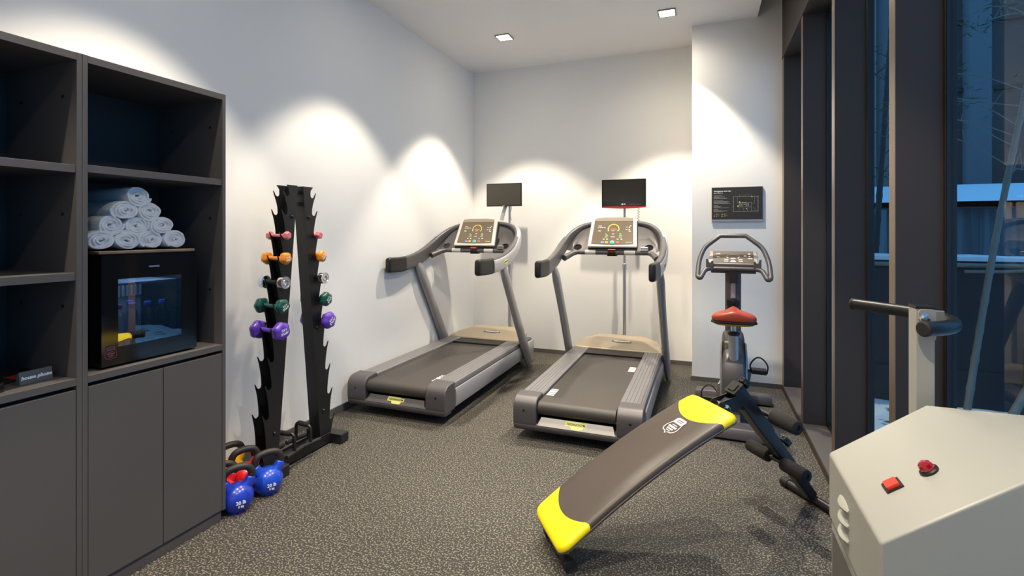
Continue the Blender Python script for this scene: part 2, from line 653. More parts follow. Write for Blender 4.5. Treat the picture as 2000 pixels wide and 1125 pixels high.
# shed behind the wall: streaked panels, fascia, snowy roof
sh = thing('shed', 'long low shed with streaked panels and a snow covered roof beyond the garden wall', 'shed', (2.0, 9.0, 0))
b = MB()
b.box(0.55, 12, 0, 0.15, -0.1, 1.80)
for k in range(22):
    b.box(0.8 + k * 0.5, 0.815 + k * 0.5, -0.012, 0.0, 0, 1.80)
b.box(0.55, 0.7, 0.15, 2.4, -0.1, 1.78)
b.build('wall_panel', M_CONCRETE, sh)
bx('fascia', 0.35, 12, -0.18, -0.10, 1.78, 1.88, M_BAMBOODARK, sh)
b = MB()
b.prism([(-0.18, 1.88), (0.2, 1.98), (1.1, 2.16), (2.0, 2.28), (2.3, 2.29), (2.3, 2.2), (-0.18, 1.80)], 0.35, 12, 'x')
b.build('snowy_roof', M_SNOWCLEAN, sh)

bl = thing('building', 'dark brick building with pale pilasters rising behind the shed', 'building', (0, 14.0, 0))
b = MB()
b.box(5.0, 16, 0, 3, -0.1, 14)
b.build('wall', M_BUILD, bl)
for k, x in enumerate((5.36, 8.8, 12.2)):
    bx('pilaster', x, x + 0.37, -0.35, 0, -0.1, 14, M_PILASTER, bl)
for z in (4.55, 6.05, 7.55):
    b = MB()
    b.box(5.0, 16, -0.06, 0, z, z + 0.09)
    b.build('ledge', M_BAMBOODARK, bl)
b2 = thing('pale_building', 'pale tall building with ribbed front seen between the window fins', 'building', (0, 19.0, 0))
bx('wall', 2.0, 6.6, 0, 3, -0.1, 13, M_BUILDPALE, b2)
for k in range(6):
    bx('rib', 3.2 + k * 0.55, 3.38 + k * 0.55, -0.25, 0, 1.0, 13, M_BUILDPALE, b2)


def leaves(b, org, spread, count, seed):
    rnd = random.Random(seed)
    o = Vector(org)
    for k in range(count):
        p = o + Vector((rnd.gauss(0, spread[0]), rnd.gauss(0, spread[1]), rnd.gauss(0, spread[2])))
        L = rnd.uniform(0.05, 0.11)
        d = Vector((rnd.uniform(-1, 1), rnd.uniform(-1, 1), rnd.uniform(-0.7, 0.15))).normalized()
        s = d.cross(Vector((rnd.uniform(-1, 1), rnd.uniform(-1, 1), rnd.uniform(-1, 1)))).normalized() * 0.0055
        u = d.cross(s).normalized() * 0.001
        mid = p + d * L * 0.4
        b.add([p, mid + s, p + d * L, mid - s, mid + u], [(0, 1, 4), (1, 2, 4), (2, 3, 4), (3, 0, 4)])


def bamboo(label, base, top, r0, r1, seed, twigs, leafy, m, bend=0.25, frm=0.35):
    base, top = Vector(base), Vector(top)
    t = thing('bamboo', label, 'bamboo', base, 0, 'bamboo canes in the snowy garden')
    d = top - base
    b = MB()
    pts, rs = [], []
    N = 44
    nodes = 22
    for i in range(N * 3 + 1):
        u = i / (N * 3)
        p = d * u + Vector((d.x, d.y, 0)) * bend * (u * u - u)
        r = r0 + (r1 - r0) * u
        fr = (u * nodes) % 1.0
        if fr < 0.08 or fr > 0.95:
            r *= 1.16
        pts.append(p)
        rs.append(r)
    b.tube(pts, rs, 10)
    b.build('cane', m, t)
    rnd = random.Random(seed)
    lb = MB()
    for k in range(twigs):
        bb = MB()
        u = rnd.uniform(frm, 0.98)
        p = pts[int(u * N * 3)]
        a = rnd.uniform(0, 2 * PI)
        L = rnd.uniform(0.45, 1.0)
        e = p + Vector((math.cos(a) * L, math.sin(a) * L * 0.5, L * rnd.uniform(-0.05, 0.5)))
        q = [p, p.lerp(e, 0.5) + Vector((0, 0, 0.05)), e]
        cv = catmull(q, 4)
        bb.tube(cv, [0.006] + [0.0045] * 7 + [0.002], 5)
        for z in range(3):
            w = cv[rnd.randint(3, 7)]
            w2 = w + Vector((rnd.uniform(-.05, .12), rnd.uniform(-.05, .05), rnd.uniform(.04, .16)))
            bb.tube([w, w2], [0.004, 0.002], 5)
        if k < leafy:
            leaves(lb, e, (0.14, 0.14, 0.08), 75, seed * 31 + k)
        bb.build('branch', m, t)
    if leafy:
        lb.build('leaves', M_LEAF, t, smooth=0)
    return t


bamboo('pale leaning bamboo cane left of its props in the largest window pane', (1.985, 5.12, -0.06), (2.95, 5.25, 5.2), 0.026, 0.014, 3, 20, 11, M_BAMBOO, 0.35, 0.36)
bamboo('dark bamboo cane at the far right edge of the window by its diagonal prop', (2.38, 5.2, -0.06), (2.62, 5.3, 5.0), 0.022, 0.015, 5, 10, 6, M_BAMBOODARK, 0.1, 0.45)
bamboo('dark slender bamboo cane showing in the narrow gap between two window fins', (1.78, 6.9, -0.06), (2.2, 7.1, 6.0), 0.035, 0.02, 9, 12, 7, M_BAMBOODARK, 0.2, 0.25)
b = MB()
b.tube([(2.19, 5.0, -0.05), (2.62, 5.2, 0.72)], [0.03, 0.026], 10)
tag(b.build('prop_pole', M_BAMBOO), 'thick diagonal bamboo prop crossing the dark cane at the right edge', 'pole')
b = MB()
for k in range(9):
    x0 = 1.2 + k * 0.42
    b.tube([(x0, 5.36, 1.165), (x0 + 0.405, 5.36, 1.167), (x0 + 0.42, 5.36, 1.167)], [0.019, 0.018, 0.021], 10)
tag(b.build('bamboo_rail', M_BAMBOO), 'horizontal bamboo rail tied along the top of the garden wall', 'pole')
b = MB()
b.tube([(2.05, 5.32, 1.115), (2.3, 5.32, 1.12), (2.55, 5.32, 1.14)], [0.014, 0.013, 0.012], 10)
tag(b.build('bamboo_rail', M_BAMBOO), 'short bamboo stick tied beneath the long garden wall rail', 'pole')

# ================================================================== CABINETS
CX0, CX1 = -2.74, -2.255
G_CAB = 'charcoal shelving cabinets along the left wall'


def cabinet(y0, y1, shelves, label, split, zpan):
    t = thing('shelving_cabinet', label, 'cabinet', (0, y0, 0), 0, G_CAB)
    W = y1 - y0
    p = 0.0185
    for k, (a, c) in enumerate(((0.0003, p), (W - p, W - 0.0003))):
        b = MB()
        zb = 0.053 if (k == 1 and zpan) else 0.0
        b.box(CX0, CX1, a, c, 0.053, 2.142)
        b.box(CX0, CX1 - 0.012, a, c - (0.016 if k else 0), 0.0, 0.053)
        b.build('side_panel', M_CAB, t, 0.001)
    bx('top_panel', CX0, CX1, p, W - p, 2.112, 2.141, M_CAB, t, 0.001)
    bx('back_panel', CX0, CX0 + 0.012, p, W - p, 0.06, 2.112, M_CABIN, t)
    for z in shelves:
        bx('shelf', CX0 + 0.012, CX1 - 0.004, p, W - p, z - 0.030, z, M_CAB, t, 0.001)
    bx('counter', CX0 + 0.012, CX1, p, W - p, 0.858, 0.886, M_CAB, t, 0.001)
    bx('plinth', CX0 + 0.1, CX1 - 0.012, p, W - p, 0.0, 0.052, M_CAB, t)
    bx('divider', CX0 + 0.02, CX1 - 0.06, p, W - p, 0.80, 0.857, M_CABIN, t)
    for a, c in ((p + 0.002, split - 0.0015), (split + 0.0015, W - p - 0.002)):
        bx('door', CX1 - 0.020, CX1 - 0.001, a, c, 0.057, 0.842, M_CAB, t, 0.0012)
    # shelf pin holes seen as small dark dots in the side panels
    for z in (1.16, 1.52, 1.98):
        for xx in (-2.34, -2.62):
            b = MB()
            b.cyl((xx, W - p, z), (xx, W - p - 0.004, z), 0.006, 10)
            b.build('shelf_pin', M_BLACK, t)
    return t


cabinet(0.598, 1.2168, (1.708, 1.293), 'charcoal shelving cabinet at the left picture edge holding the house phone', 0.31, False)
cabinet(1.2172, 1.8415, (1.714,), 'charcoal shelving cabinet holding the mini fridge and the towels', 0.3130, True)

# ------------------------------------------------------------------ mini fridge
fr = thing('mini_fridge', 'black glass fronted mini fridge on the cabinet counter', 'fridge', (-2.29, 1.303, 0.886))
FW, FH = 0.408, 0.470
b = MB()
x0, x1 = -0.40, -0.040
b.box(x0, x1, 0.0, 0.022, 0.012, FH)
b.box(x0, x1, FW - 0.022, FW, 0.012, FH)
b.box(x0, x1, 0.022, FW - 0.022, 0.012, 0.05)
b.box(x0, x1, 0.022, FW - 0.022, FH - 0.035, FH)
b.box(x0, x0 + 0.03, 0.022, FW - 0.022, 0.05, FH - 0.035)
b.build('body', M_BLACK, fr)
b = MB()
for yy in (0.04, FW - 0.04):
    for xx in (-0.06, -0.36):
        b.cyl((xx, yy, 0.0), (xx, yy, 0.014), 0.014, 12)
b.build('foot', M_BLACK, fr)
M_LINER = mat('fridge_liner', lin(120, 126, 136), 0.5)
b = MB()
b.box(x0 + 0.03, x0 + 0.033, 0.022, FW - 0.022, 0.05, FH - 0.035)
for k in range(18):
    b.cyl((x0 + 0.045, 0.035 + k * 0.02, 0.25), (x0 + 0.045, 0.035 + k * 0.02, FH - 0.04), 0.006, 8)
b.build('cooling_grille', M_LINER, fr)
b = MB()
b.box(-0.056, -0.050, 0.024, FW - 0.024, 0.333, 0.343)
b.box(x0 + 0.04, x0 + 0.046, 0.024, FW - 0.024, 0.334, 0.340)
for k in range(16):
    b.cyl((x0 + 0.046, 0.034 + k * 0.0227, 0.338), (-0.056, 0.034 + k * 0.0227, 0.338), 0.0022, 6)
b.build('shelf', M_LINER, fr)
# door: glossy black border, window, badge
ya, yb, za, zb = 0.062, 0.336, 0.083, 0.366
b = MB()
D0, D1 = -0.038, 0.0
zt, z0 = FH + 0.002, 0.010
b.box(D0, D1, 0, ya, z0, zt)
b.box(D0, D1, yb, FW, z0, zt)
b.box(D0, D1, ya, yb, z0, za)
b.box(D0, D1, ya, yb, zb, zt)
dr = b.build('door', M_GLOSSBLACK, fr)
M_FRGLASS = glass_mat('fridge_glass', (0.72, 0.80, 0.90, 1), 4.0)
bx('glass_pane', D1 - 0.008, D1 - 0.002, ya, yb, za, zb, M_FRGLASS, dr)
b = MB()
b.text('WiNTEGE', 0.0105, (0.0005, 0.209, 0.411), (0, 1, 0), (0, 0, 1), None, bold=0.0003)
b.build('lettering', mat('pale_blue_print', lin(110, 130, 165), 0.5), dr)
# shield sticker


def shield(b, M, s, m_line, m_fill, m_dark):
    """shield outline, filled upper band and lines of print, in the local xy plane, about 1.0 wide times s"""
    out = [(-0.42, 0.62), (-0.30, 0.72), (0.30, 0.72), (0.42, 0.62), (0.40, 0.35), (0.50, 0.0), (0.50, -0.25), (0.36, -0.45), (0.12, -0.50), (0.0, -0.62)]
    left = [(-x, y) for x, y in out[:-1]][::-1]
    pts = [(x, y) for x, y in out[3:]] + left[:-4] + []
    loop = [(0.30, 0.72), (0.42, 0.60), (0.40, 0.35), (0.46, 0.12), (0.52, -0.10), (0.48, -0.34), (0.34, -0.47), (0.12, -0.50), (0.0, -0.64),
            (-0.12, -0.50), (-0.34, -0.47), (-0.48, -0.34), (-0.52, -0.10), (-0.46, 0.12), (-0.40, 0.35), (-0.42, 0.60), (-0.30, 0.72)]
    t = 0.0004
    n = len(loop)
    inner = [(x * 0.90, y * 0.90 + 0.005) for x, y in loop]
    vs = [(x * s, y * s, t) for x, y in loop] + [(x * s, y * s, t) for x, y in inner]
    b.add(vs, [(i, (i + 1) % n, n + (i + 1) % n, n + i) for i in range(n)], m_line, M)
    top = [(0.30, 0.70), (0.41, 0.60), (0.40, 0.34), (0.415, 0.27), (-0.415, 0.27), (-0.40, 0.34), (-0.41, 0.60), (-0.30, 0.70)]
    b.add([(x * s, y * s, t) for x, y in top], [tuple(range(len(top)))], m_fill, M)
    for (w, y, h) in ((0.42, 0.12, 0.05), (0.66, -0.04, 0.13), (0.50, -0.22, 0.10), (0.34, -0.36, 0.05)):
        b.box(-w / 2 * s, w / 2 * s, (y - h / 2) * s, (y + h / 2) * s, 0, t, m_line, M)
    b.box(-0.25 * s, 0.25 * s, 0.52 * s, 0.58 * s, 0, t + 0.0002, m_dark, M)
    b.box(-0.22 * s, 0.22 * s, 0.40 * s, 0.45 * s, 0, t + 0.0002, m_dark, M)


b = MB()
Ms = Matrix.Translation((0.0003, 0.034, 0.062)) @ Matrix(((0, 0, 1), (1, 0, 0), (0, 1, 0))).to_4x4()
shield(b, Ms, 0.046, M_DULLPINK, M_DULLPINK, M_BLACK)
b.build('shield_sticker', M_DULLPINK, dr, fix=False)

il = mat('added_fridge_glow', (1, 1, 1, 1), 0.5, emit=(0.45, 0.72, 1.0, 1), estr=3.0)
bx('added_interior_glow', -0.30, -0.06, 0.10, 0.31, FH - 0.040, FH - 0.0352, il, fr)  # glowing plate added to brighten the bottles inside
# water bottles in the fridge
M_PET = glass_mat('clear_bottle', (0.80, 0.87, 0.93, 1), 1.5)
M_CAP = mat('blue_bottle_cap', lin(58, 86, 170), 0.4)
M_CAPR = mat('dull_purple_bottle_cap', lin(96, 76, 120), 0.4)


def bottle():
    t = thing('water_bottle', 'x', 'bottle')
    b = MB()
    prof = [(0.024, 0.0), (0.029, 0.004), (0.030, 0.02), (0.028, 0.045), (0.030, 0.06), (0.028, 0.085), (0.030, 0.10), (0.030, 0.12),
            (0.027, 0.14), (0.020, 0.157), (0.013, 0.168), (0.012, 0.178)]
    b.lathe(prof, 20)
    b.build('body', M_PET, t)
    b = MB()
    b.lathe([(0.0135, 0.177), (0.0145, 0.179), (0.0145, 0.194), (0.0135, 0.196)], 18)
    b.build('cap', M_CAP, t)
    return t


bt0 = bottle()
BL = ['clear water bottle with blue cap, front row rightmost in the fridge',
      'clear water bottle with blue cap, second from right in the fridge front row',
      'clear water bottle with blue cap, third from the right in the fridge front row',
      'clear water bottle with purplish cap, fourth from the right in the fridge front row',
      'clear water bottle at the left edge of the fridge window, front row',
      'clear water bottle in the fridge back row, right of the other back row bottle',
      'clear water bottle in the fridge back row, behind the purplish capped bottle']
BP = [(-0.10, 0.312), (-0.10, 0.245), (-0.10, 0.178), (-0.10, 0.122), (-0.10, 0.058), (-0.19, 0.225), (-0.19, 0.130)]
for i, ((x, y), lab) in enumerate(zip(BP, BL)):
    loc = (-2.29 + x, 1.303 + y, 0.886 + 0.0502)
    if i == 0:
        o = bt0
        o.location = loc
        o['label'] = lab
        o['group'] = 'water bottles in the mini fridge'
    else:
        o = dup(bt0, loc, i * 0.7, lab, 'water bottles in the mini fridge')
    if i == 3:
        for c in o.children:
            if c.name.startswith('cap'):
                c.data = c.data.copy()
                c.data.materials[0] = M_CAPR

tray = bx('wooden_board', -2.70, -2.288, 1.292, 1.702, 1.3582, 1.370, M_WOOD, None, 0.002)
tag(tray, 'thin dark wooden board on top of the fridge under the towels', 'board')

# rolled towels


def towel_mesh(seed):
    rnd = random.Random(seed)
    b = MB()
    turns, N = 3.4, 96
    L = 0.33
    cl = []
    a0 = rnd.uniform(0, 2 * PI)
    for i in range(N + 1):
        u = i / N
        r = 0.006 + 0.046 * u ** 0.9
        a = a0 + turns * 2 * PI * u
        wob = 1 + 0.05 * math.sin(a * 2 + seed) + 0.02 * rnd.uniform(-1, 1)
        cl.append((r * math.cos(a) * 1.0 * wob, r * math.sin(a) * 0.77 * wob))
    th = 0.0063
    outer, inner = [], []
    for i in range(N + 1):
        a, c = cl[max(i - 1, 0)], cl[min(i + 1, N)]
        dx, dy = c[0] - a[0], c[1] - a[1]
        l = math.hypot(dx, dy) or 1
        nx, ny = dy / l * th, -dx / l * th
        outer.append((cl[i][0] + nx, cl[i][1] + ny))
        inner.append((cl[i][0] - nx, cl[i][1] - ny))
    xs = [(0.0, 0.55), (-0.004, 1.0)] + [(-L * k / 6 - 0.004, 1.0) for k in range(1, 6)] + [(-L + 0.004, 1.0), (-L, 0.6)]
    rings = []
    for (x, s) in xs:
        ring = []
        jit = 0.006 * math.sin(x * 40 + seed)
        for i in range(N + 1):
            m_ = ((outer[i][0] + inner[i][0]) / 2, (outer[i][1] + inner[i][1]) / 2)
            ring.append((x + (0.004 * math.sin(i * 0.5 + seed) if x == 0 else 0), m_[0] + (outer[i][0] - m_[0]) * s, m_[1] + (outer[i][1] - m_[1]) * s))
        for i in range(N, -1, -1):
            m_ = ((outer[i][0] + inner[i][0]) / 2, (outer[i][1] + inner[i][1]) / 2)
            ring.append((x + (0.004 * math.sin(i * 0.5 + seed) if x == 0 else 0), m_[0] + (inner[i][0] - m_[0]) * s, m_[1] + (inner[i][1] - m_[1]) * s))
        rings.append(ring)
    b.loft(rings, cap0=False, cap1=False)
    n = 2 * (N + 1)
    vs = rings[0] + rings[-1]
    fs = []
    for i in range(N):
        fs.append((i, i + 1, n - 2 - i, n - 1 - i))
        fs.append((n + i, n + n - 1 - i, n + n - 2 - i, n + i + 1))
    b.add(vs, fs)
    return b


TW = [(1.332, 0, 'leftmost of the bottom row'), (1.436, 0, 'second from left in the bottom row'), (1.541, 0, 'third from left in the bottom row'), (1.648, 0, 'rightmost of the bottom row'),
      (1.373, 1, 'left one of the row of three'), (1.480, 1, 'middle one of the row of three'), (1.586, 1, 'right one of the row of three'),
      (1.424, 2, 'left one of the row of two'), (1.530, 2, 'right one of the row of two'), (1.476, 3, 'topmost of the pyramid')]
for i, (y, row, where) in enumerate(TW):
    o = towel_mesh(i + 1).build('rolled_towel', M_TOWEL, smooth=60)
    o.location = (-2.345 - 0.004 * (i % 3) + (0.01 if row > 1 else 0), y, 1.370 + 0.0445 + row * 0.0645)
    tag(o, 'rolled white towel on the fridge board, ' + where, 'towel', 'rolled white towels stacked on the fridge')

# ------------------------------------------------------------------ house phone, its sign and a booklet
b = MB()
sg = thing('sign_block', 'small grey sign block reading house phone on the cabinet counter', 'sign', (-2.345, 1.118, 0.886), math.radians(4))
b.prism([(0.0, 0.0), (-0.006, 0.046), (-0.014, 0.046), (-0.03, 0.0)], -0.052, 0.052, 'y')
b.build('block', mat('sign_grey', lin(88, 90, 92), 0.5), sg, 0.001)
b = MB()
b.text('house phone', 0.0185, (-0.0022, 0.001, 0.0225), (0, 1, 0), (-0.13, 0, 1), None, shear=0.22, bold=0.0005, space=1.0)
b.build('lettering', M_WHITEPRINT, sg)
ph = thing('telephone', 'black desk telephone in the dark cabinet bay at the left picture edge', 'telephone', (-2.42, 0.935, 0.886), 0.2)
b = MB()
b.prism([(-0.10, 0.0), (0.09, 0.0), (0.09, 0.022), (-0.10, 0.055)], -0.075, 0.075, 'y')
b.build('base', M_BLACK, ph, 0.004)
b = MB()
b.sweep(catmull([(-0.085, -0.05, 0.066), (-0.02, -0.05, 0.078), (0.04, -0.05, 0.066), (0.085, -0.05, 0.040)], 4), rrect(0.042, 0.022, 0.009))
b.build('handset', M_BLACK, ph)
b = MB()
for r in range(4):
    for c in range(3):
        b.box(-0.05 + r * 0.028, -0.032 + r * 0.028, 0.0 + c * 0.022, 0.016 + c * 0.022, 0.030 - r * 0.004, 0.048 - r * 0.005)
b.build('keypad', M_TG_DARK, ph)
b = MB()
b.tube(catmull([(0.09, 0.03, 0.008), (0.12, 0.05, 0.004), (0.13, 0.02, 0.004), (0.11, -0.03, 0.004), (0.085, -0.05, 0.035)], 8), 0.0022, 6)
b.build('cord', M_BLACK, ph)
bk = thing('booklet', 'dark booklet with a red stripe lying behind the house phone sign', 'booklet', (-2.49, 1.10, 0.886), 0.1)
bx('cover', -0.08, 0.08, -0.09, 0.09, 0, 0.014, M_BLACK, bk, 0.002)
bx('stripe', 0.02, 0.078, -0.03, 0.07, 0.014, 0.0148, M_REDTRIM, bk)

# ------------------------------------------------------------------ emergency map on the column
mp = thing('wall_sign', 'black emergency exit map on the white column above the exercise bike', 'sign', (0.287, YP, 1.712))
SWX, SH = 0.221, 0.164
bx('board', -SWX, SWX, -0.014, 0, -SH + 0.020, SH, M_SIGN, mp, 0.001)
bx('bottom_edge', -SWX, SWX, -0.015, 0, -SH, -SH + 0.0195, M_SIGNEDGE, mp, 0.001)
b = MB()
X, Y = (1, 0, 0), (0, 0, 1)
yy = -0.0145
b.text('emergency exit map', 0.0185, (-0.203, yy, 0.128), X, Y, None, 'LEFT', 0.0003, 0.25, 0.0004)
b.text('you are here at', 0.0125, (-0.203, yy, 0.110), X, Y, None, 'LEFT', 0.0003, 0.2, 0.0003)
b.build('heading', M_WHITEPRINT, mp)
b = MB()


def lines(b, y, widths, h, x0=-0.203):
    rnd = random.Random(int(y * 10000))
    for w in widths:
        x = x0
        while x < x0 + w:
            e = min(x + rnd.uniform(0.006, 0.018), x0 + w)
            b.box(x, e, yy - 0.0003, yy + 0.0002, y - h / 2, y + h / 2)
            x = e + 0.0022
        y -= h * 1.75
    return y


lines(b, 0.084, (0.076,), 0.0045)
lines(b, 0.074, (0.10, 0.052, 0.12, 0.115), 0.0036)
lines(b, 0.039, (0.085,), 0.0045)
lines(b, 0.029, (0.135, 0.13, 0.12, 0.148), 0.0036)
lines(b, -0.010, (0.04,), 0.0055)
lines(b, -0.019, (0.07, 0.055, 0.132), 0.0036)
lines(b, -0.046, (0.036,), 0.0055)
lines(b, -0.055, (0.064, 0.12, 0.09), 0.0036)
for (x, y) in ((-0.185, -0.094), (-0.185, -0.112), (-0.115, -0.094), (-0.115, -0.112)):
    lines(b, y + 0.004, (0.032, 0.014), 0.0035, x)
b.build('small_print', M_GREYPRINT, mp)
b = MB()


def seg(b, x0, z0, x1, z1, w=0.0016):
    b.box(min(x0, x1) - w / 2, max(x0, x1) + w / 2, yy - 0.0003, yy + 0.0002, min(z0, z1) - w / 2, max(z0, z1) + w / 2)


L_, R_, T_, B_ = -0.030, 0.182, 0.072, -0.066
for q in ((L_, T_, R_, T_), (L_, B_, R_, B_), (L_, T_, L_, B_), (R_, T_, R_, B_)):
    seg(b, *q, w=0.0034)
seg(b, 0.022, 0.086, 0.125, 0.086)
seg(b, 0.022, 0.086, 0.022, T_)
seg(b, 0.125, 0.086, 0.125, T_)
for q in ((0.005, T_, 0.005, 0.014), (0.005, 0.014, 0.125, 0.016), (0.152, T_, 0.152, 0.006), (0.125, 0.006, 0.152, 0.006), (0.02, 0.018, 0.02, B_),
          (0.125, 0.018, 0.125, B_), (0.02, -0.024, 0.125, -0.024), (0.02, -0.036, 0.155, -0.036), (0.155, -0.036, 0.155, B_), (0.06, -0.036, 0.06, B_), (0.09, -0.036, 0.09, B_)):
    seg(b, *q)
for x in (0.024, 0.032, 0.040, 0.048, 0.078, 0.086, 0.094, 0.102):
    seg(b, x, 0.008, x, -0.018, 0.0035)
for z in (T_, 0.026, -0.022, B_):
    for x in (L_, R_):
        b.box(x - 0.0035, x + 0.0035, yy - 0.0005, yy, z - 0.0035, z + 0.0035)
b.build('floor_plan', M_GREYPRINT, mp)
b = MB()
for (x, z) in ((0.130, 0.068), (0.028, 0.016), (0.024, 0.024), (0.052, 0.014), (0.072, 0.014), (0.064, 0.0), (0.010, -0.014), (0.010, -0.022), (0.084, -0.042), (-0.198, -0.110), (-0.129, -0.094), (-0.129, -0.112)):
    b.box(x - 0.0042, x + 0.0042, yy - 0.0007, yy, z - 0.0036, z + 0.0036)
b.build('exit_marks', M_YGREEN, mp)
bx('fire_mark', -0.203, -0.193, yy - 0.0007, yy, -0.099, -0.090, mat('map_red', lin(160, 30, 26), 0.5), mp)

# ================================================================== DUMBBELL RACK
RX, RY = -2.4425, 2.492
rk = thing('dumbbell_rack', 'tall black dumbbell rack with two notched columns against the left wall', 'dumbbell rack', (RX, RY, 0))
NOTCH = [1.688, 1.572, 1.434, 1.292, 1.147, 1.005, 0.86, 0.69, 0.53, 0.36, 0.18]


def r_in(z):
    return 0.024 + 0.092 * (1.742 - z)


def r_base(z):
    return 0.098 + 0.118 * (1.745 - z)


def column(sy):
    prof = [(r_in(1.742), 1.742), (r_base(1.742) + 0.012, 1.742)]
    for i, zc in enumerate(NOTCH):
        o = r_base(zc)
        nxt = NOTCH[i + 1] if i + 1 < len(NOTCH) else 0.06
        p = zc - nxt
        prof.append((o - 0.016, zc + min(0.028, p * 0.25)))
        prof += [(o + 0.017 * math.cos(math.radians(a)), zc + 0.017 * math.sin(math.radians(a))) for a in (185, 215, 245, 275, 305, 335)]
        prof.append((o + 0.025, zc + 0.010))
        prof.append((o + 0.033, zc + 0.018))
        o2 = r_base(nxt)
        e = (o2 - 0.016, nxt + min(0.028, p * 0.25))
        s = (o + 0.031, zc + 0.004)
        c = (o + 0.012, zc - p * 0.26)
        for t in (0.15, 0.35, 0.55, 0.75, 0.92):
            prof.append((s[0] * (1 - t) ** 2 + 2 * t * (1 - t) * c[0] + t * t * e[0], s[1] * (1 - t) ** 2 + 2 * t * (1 - t) * c[1] + t * t * e[1]))
    prof.append((r_in(0.07) + 0.10, 0.066))
    prof.append((r_in(0.066), 0.066))
    prof = [(sy * o, z) for o, z in prof]
    b = MB()
    b.prism(prof, 0.0385, 0.0425, 'x')
    b.prism(prof, -0.0425, -0.0385, 'x')
    a0, a1 = r_in(0.066), r_in(1.742)
    b.prism([(sy * a0, 0.066), (sy * (a0 + 0.005), 0.066), (sy * (a1 + 0.005), 1.742), (sy * a1, 1.742)], -0.0385, 0.0385, 'x')
    c = b.build('column', M_BLACKMETAL, rk)
    for z in (1.545, 0.815, 0.245):
        o = (r_in(z) + r_base(z)) / 2 - 0.012
        b = MB()
        M = Matrix.Translation((0.0425, sy * o, z)) @ Matrix.Rotation(PI / 2, 4, 'Y')
        b.lathe([(0.011, 0), (0.011, 0.004), (0.008, 0.009), (0.002, 0.011)], 16, None, M)
        b.build('bolt', M_BLACKMETAL, c)


column(-1)
column(1)
for z in (1.70, 1.628):
    bx('crossbar', -0.02, 0.02, -r_in(z), r_in(z), z - 0.012, z + 0.012, M_BLACKMETAL, rk)
for y0 in (-0.255, 0.275):
    b = MB()
    b.box(-0.17, 0.125, y0, y0 + 0.082, 0.0, 0.066)
    f = b.build('foot', M_BLACKMETAL, rk, 0.004)
    b = MB()
    b.box(0.125, 0.131, y0 + 0.004, y0 + 0.078, 0.003, 0.063)
    b.build('end_cap', M_RUBBER, f, 0.002)
b = MB()
b.box(-0.045, 0.045, -0.173, 0.275, 0.010, 0.064)
b.box(-0.045, -0.040, -0.173, 0.275, 0.064, 0.076)
b.box(0.040, 0.045, -0.173, 0.275, 0.064, 0.076)
b.build('base_beam', M_BLACKMETAL, rk, 0.002)


# ------------------------------------------------------------------ dumbbells
def head_rings(R, thick, lobes, x0, sgn, soft=0.62, amp=0.10, n=48):
    rings = []
    for (u, s) in ((0.0, soft * 0.55), (0.04, soft * 0.8), (0.22, 0.93), (0.45, 1.0), (0.62, 1.0), (0.85, 0.90), (0.98, soft), (1.0, soft * 0.9)):
        ring = []
        for j in range(n):
            a = 2 * PI * j / n
            k = 1.0 - amp * (0.5 + 0.5 * math.cos(lobes * a)) if lobes else 1.0
            ring.append((x0 + sgn * u * thick, R * s * k * math.cos(a), R * s * k * math.sin(a)))
        rings.append(ring)
    return rings


def dumbbell(kind, label, colm, R, thick, sep, hr, lobes, txt):
    t = thing('dumbbell', label, 'dumbbell', (0, 0, 0), 0, 'paired dumbbells on the rack')
    h = sep / 2 - thick / 2
    hm = M_RUBBER if kind == 'chrome' else colm
    b = MB()
    b.tube([(-h, 0, 0), (-h * 0.6, 0, 0), (-h * 0.3, 0, 0), (0, 0, 0), (h * 0.3, 0, 0), (h * 0.6, 0, 0), (h, 0, 0)],
           [hr * 1.25, hr, hr * 0.96, hr, hr * 0.96, hr, hr * 1.25], 16)
    b.build('handle', hm, t)
    for s in (1, -1):
        b = MB()
        if kind == 'chrome':
            M = Matrix.Translation((s * h, 0, 0)) @ Matrix.Rotation(s * PI / 2, 4, 'Y')
            b.lathe([(R * 0.86, 0), (R, 0.004), (R, thick - 0.004), (R * 0.94, thick), (R * 0.80, thick), (R * 0.76, thick - 0.003), (R * 0.55, thick - 0.003), (R * 0.5, thick),
                     (R * 0.25, thick), (R * 0.2, thick - 0.002)], 32, None, M)
        elif kind == 'hex':
            n = 6
            rings = [[(s * (h + u * thick), R * q * math.cos(PI / 3 * j + PI / 6), R * q * math.sin(PI / 3 * j + PI / 6)) for j in range(n)]
                     for u, q in ((0, 0.6), (0.25, 1.0), (0.8, 1.0), (1.0, 0.72))]
            b.loft(rings)
        else:
            b.loft(head_rings(R, thick, lobes, s * h, s))
        o = b.build('head', colm, t, 0.002 if kind == 'hex' else 0, smooth=30 if kind == 'hex' else 50)
        if txt and s == 1:
            b = MB()
            xx = h + thick + 0.0004
            b.text(txt[0], R * 0.36, (xx, 0.0, -R * 0.20), (0, -1, 0), (0, 0, -1), None, bold=0.0004)
            b.text(txt[1], R * 0.32, (xx, 0.0, R * 0.16), (0, -1, 0), (0, 0, -1), None, bold=0.0004)
            b.build('lettering', M_WHITEPRINT, o)
    return t


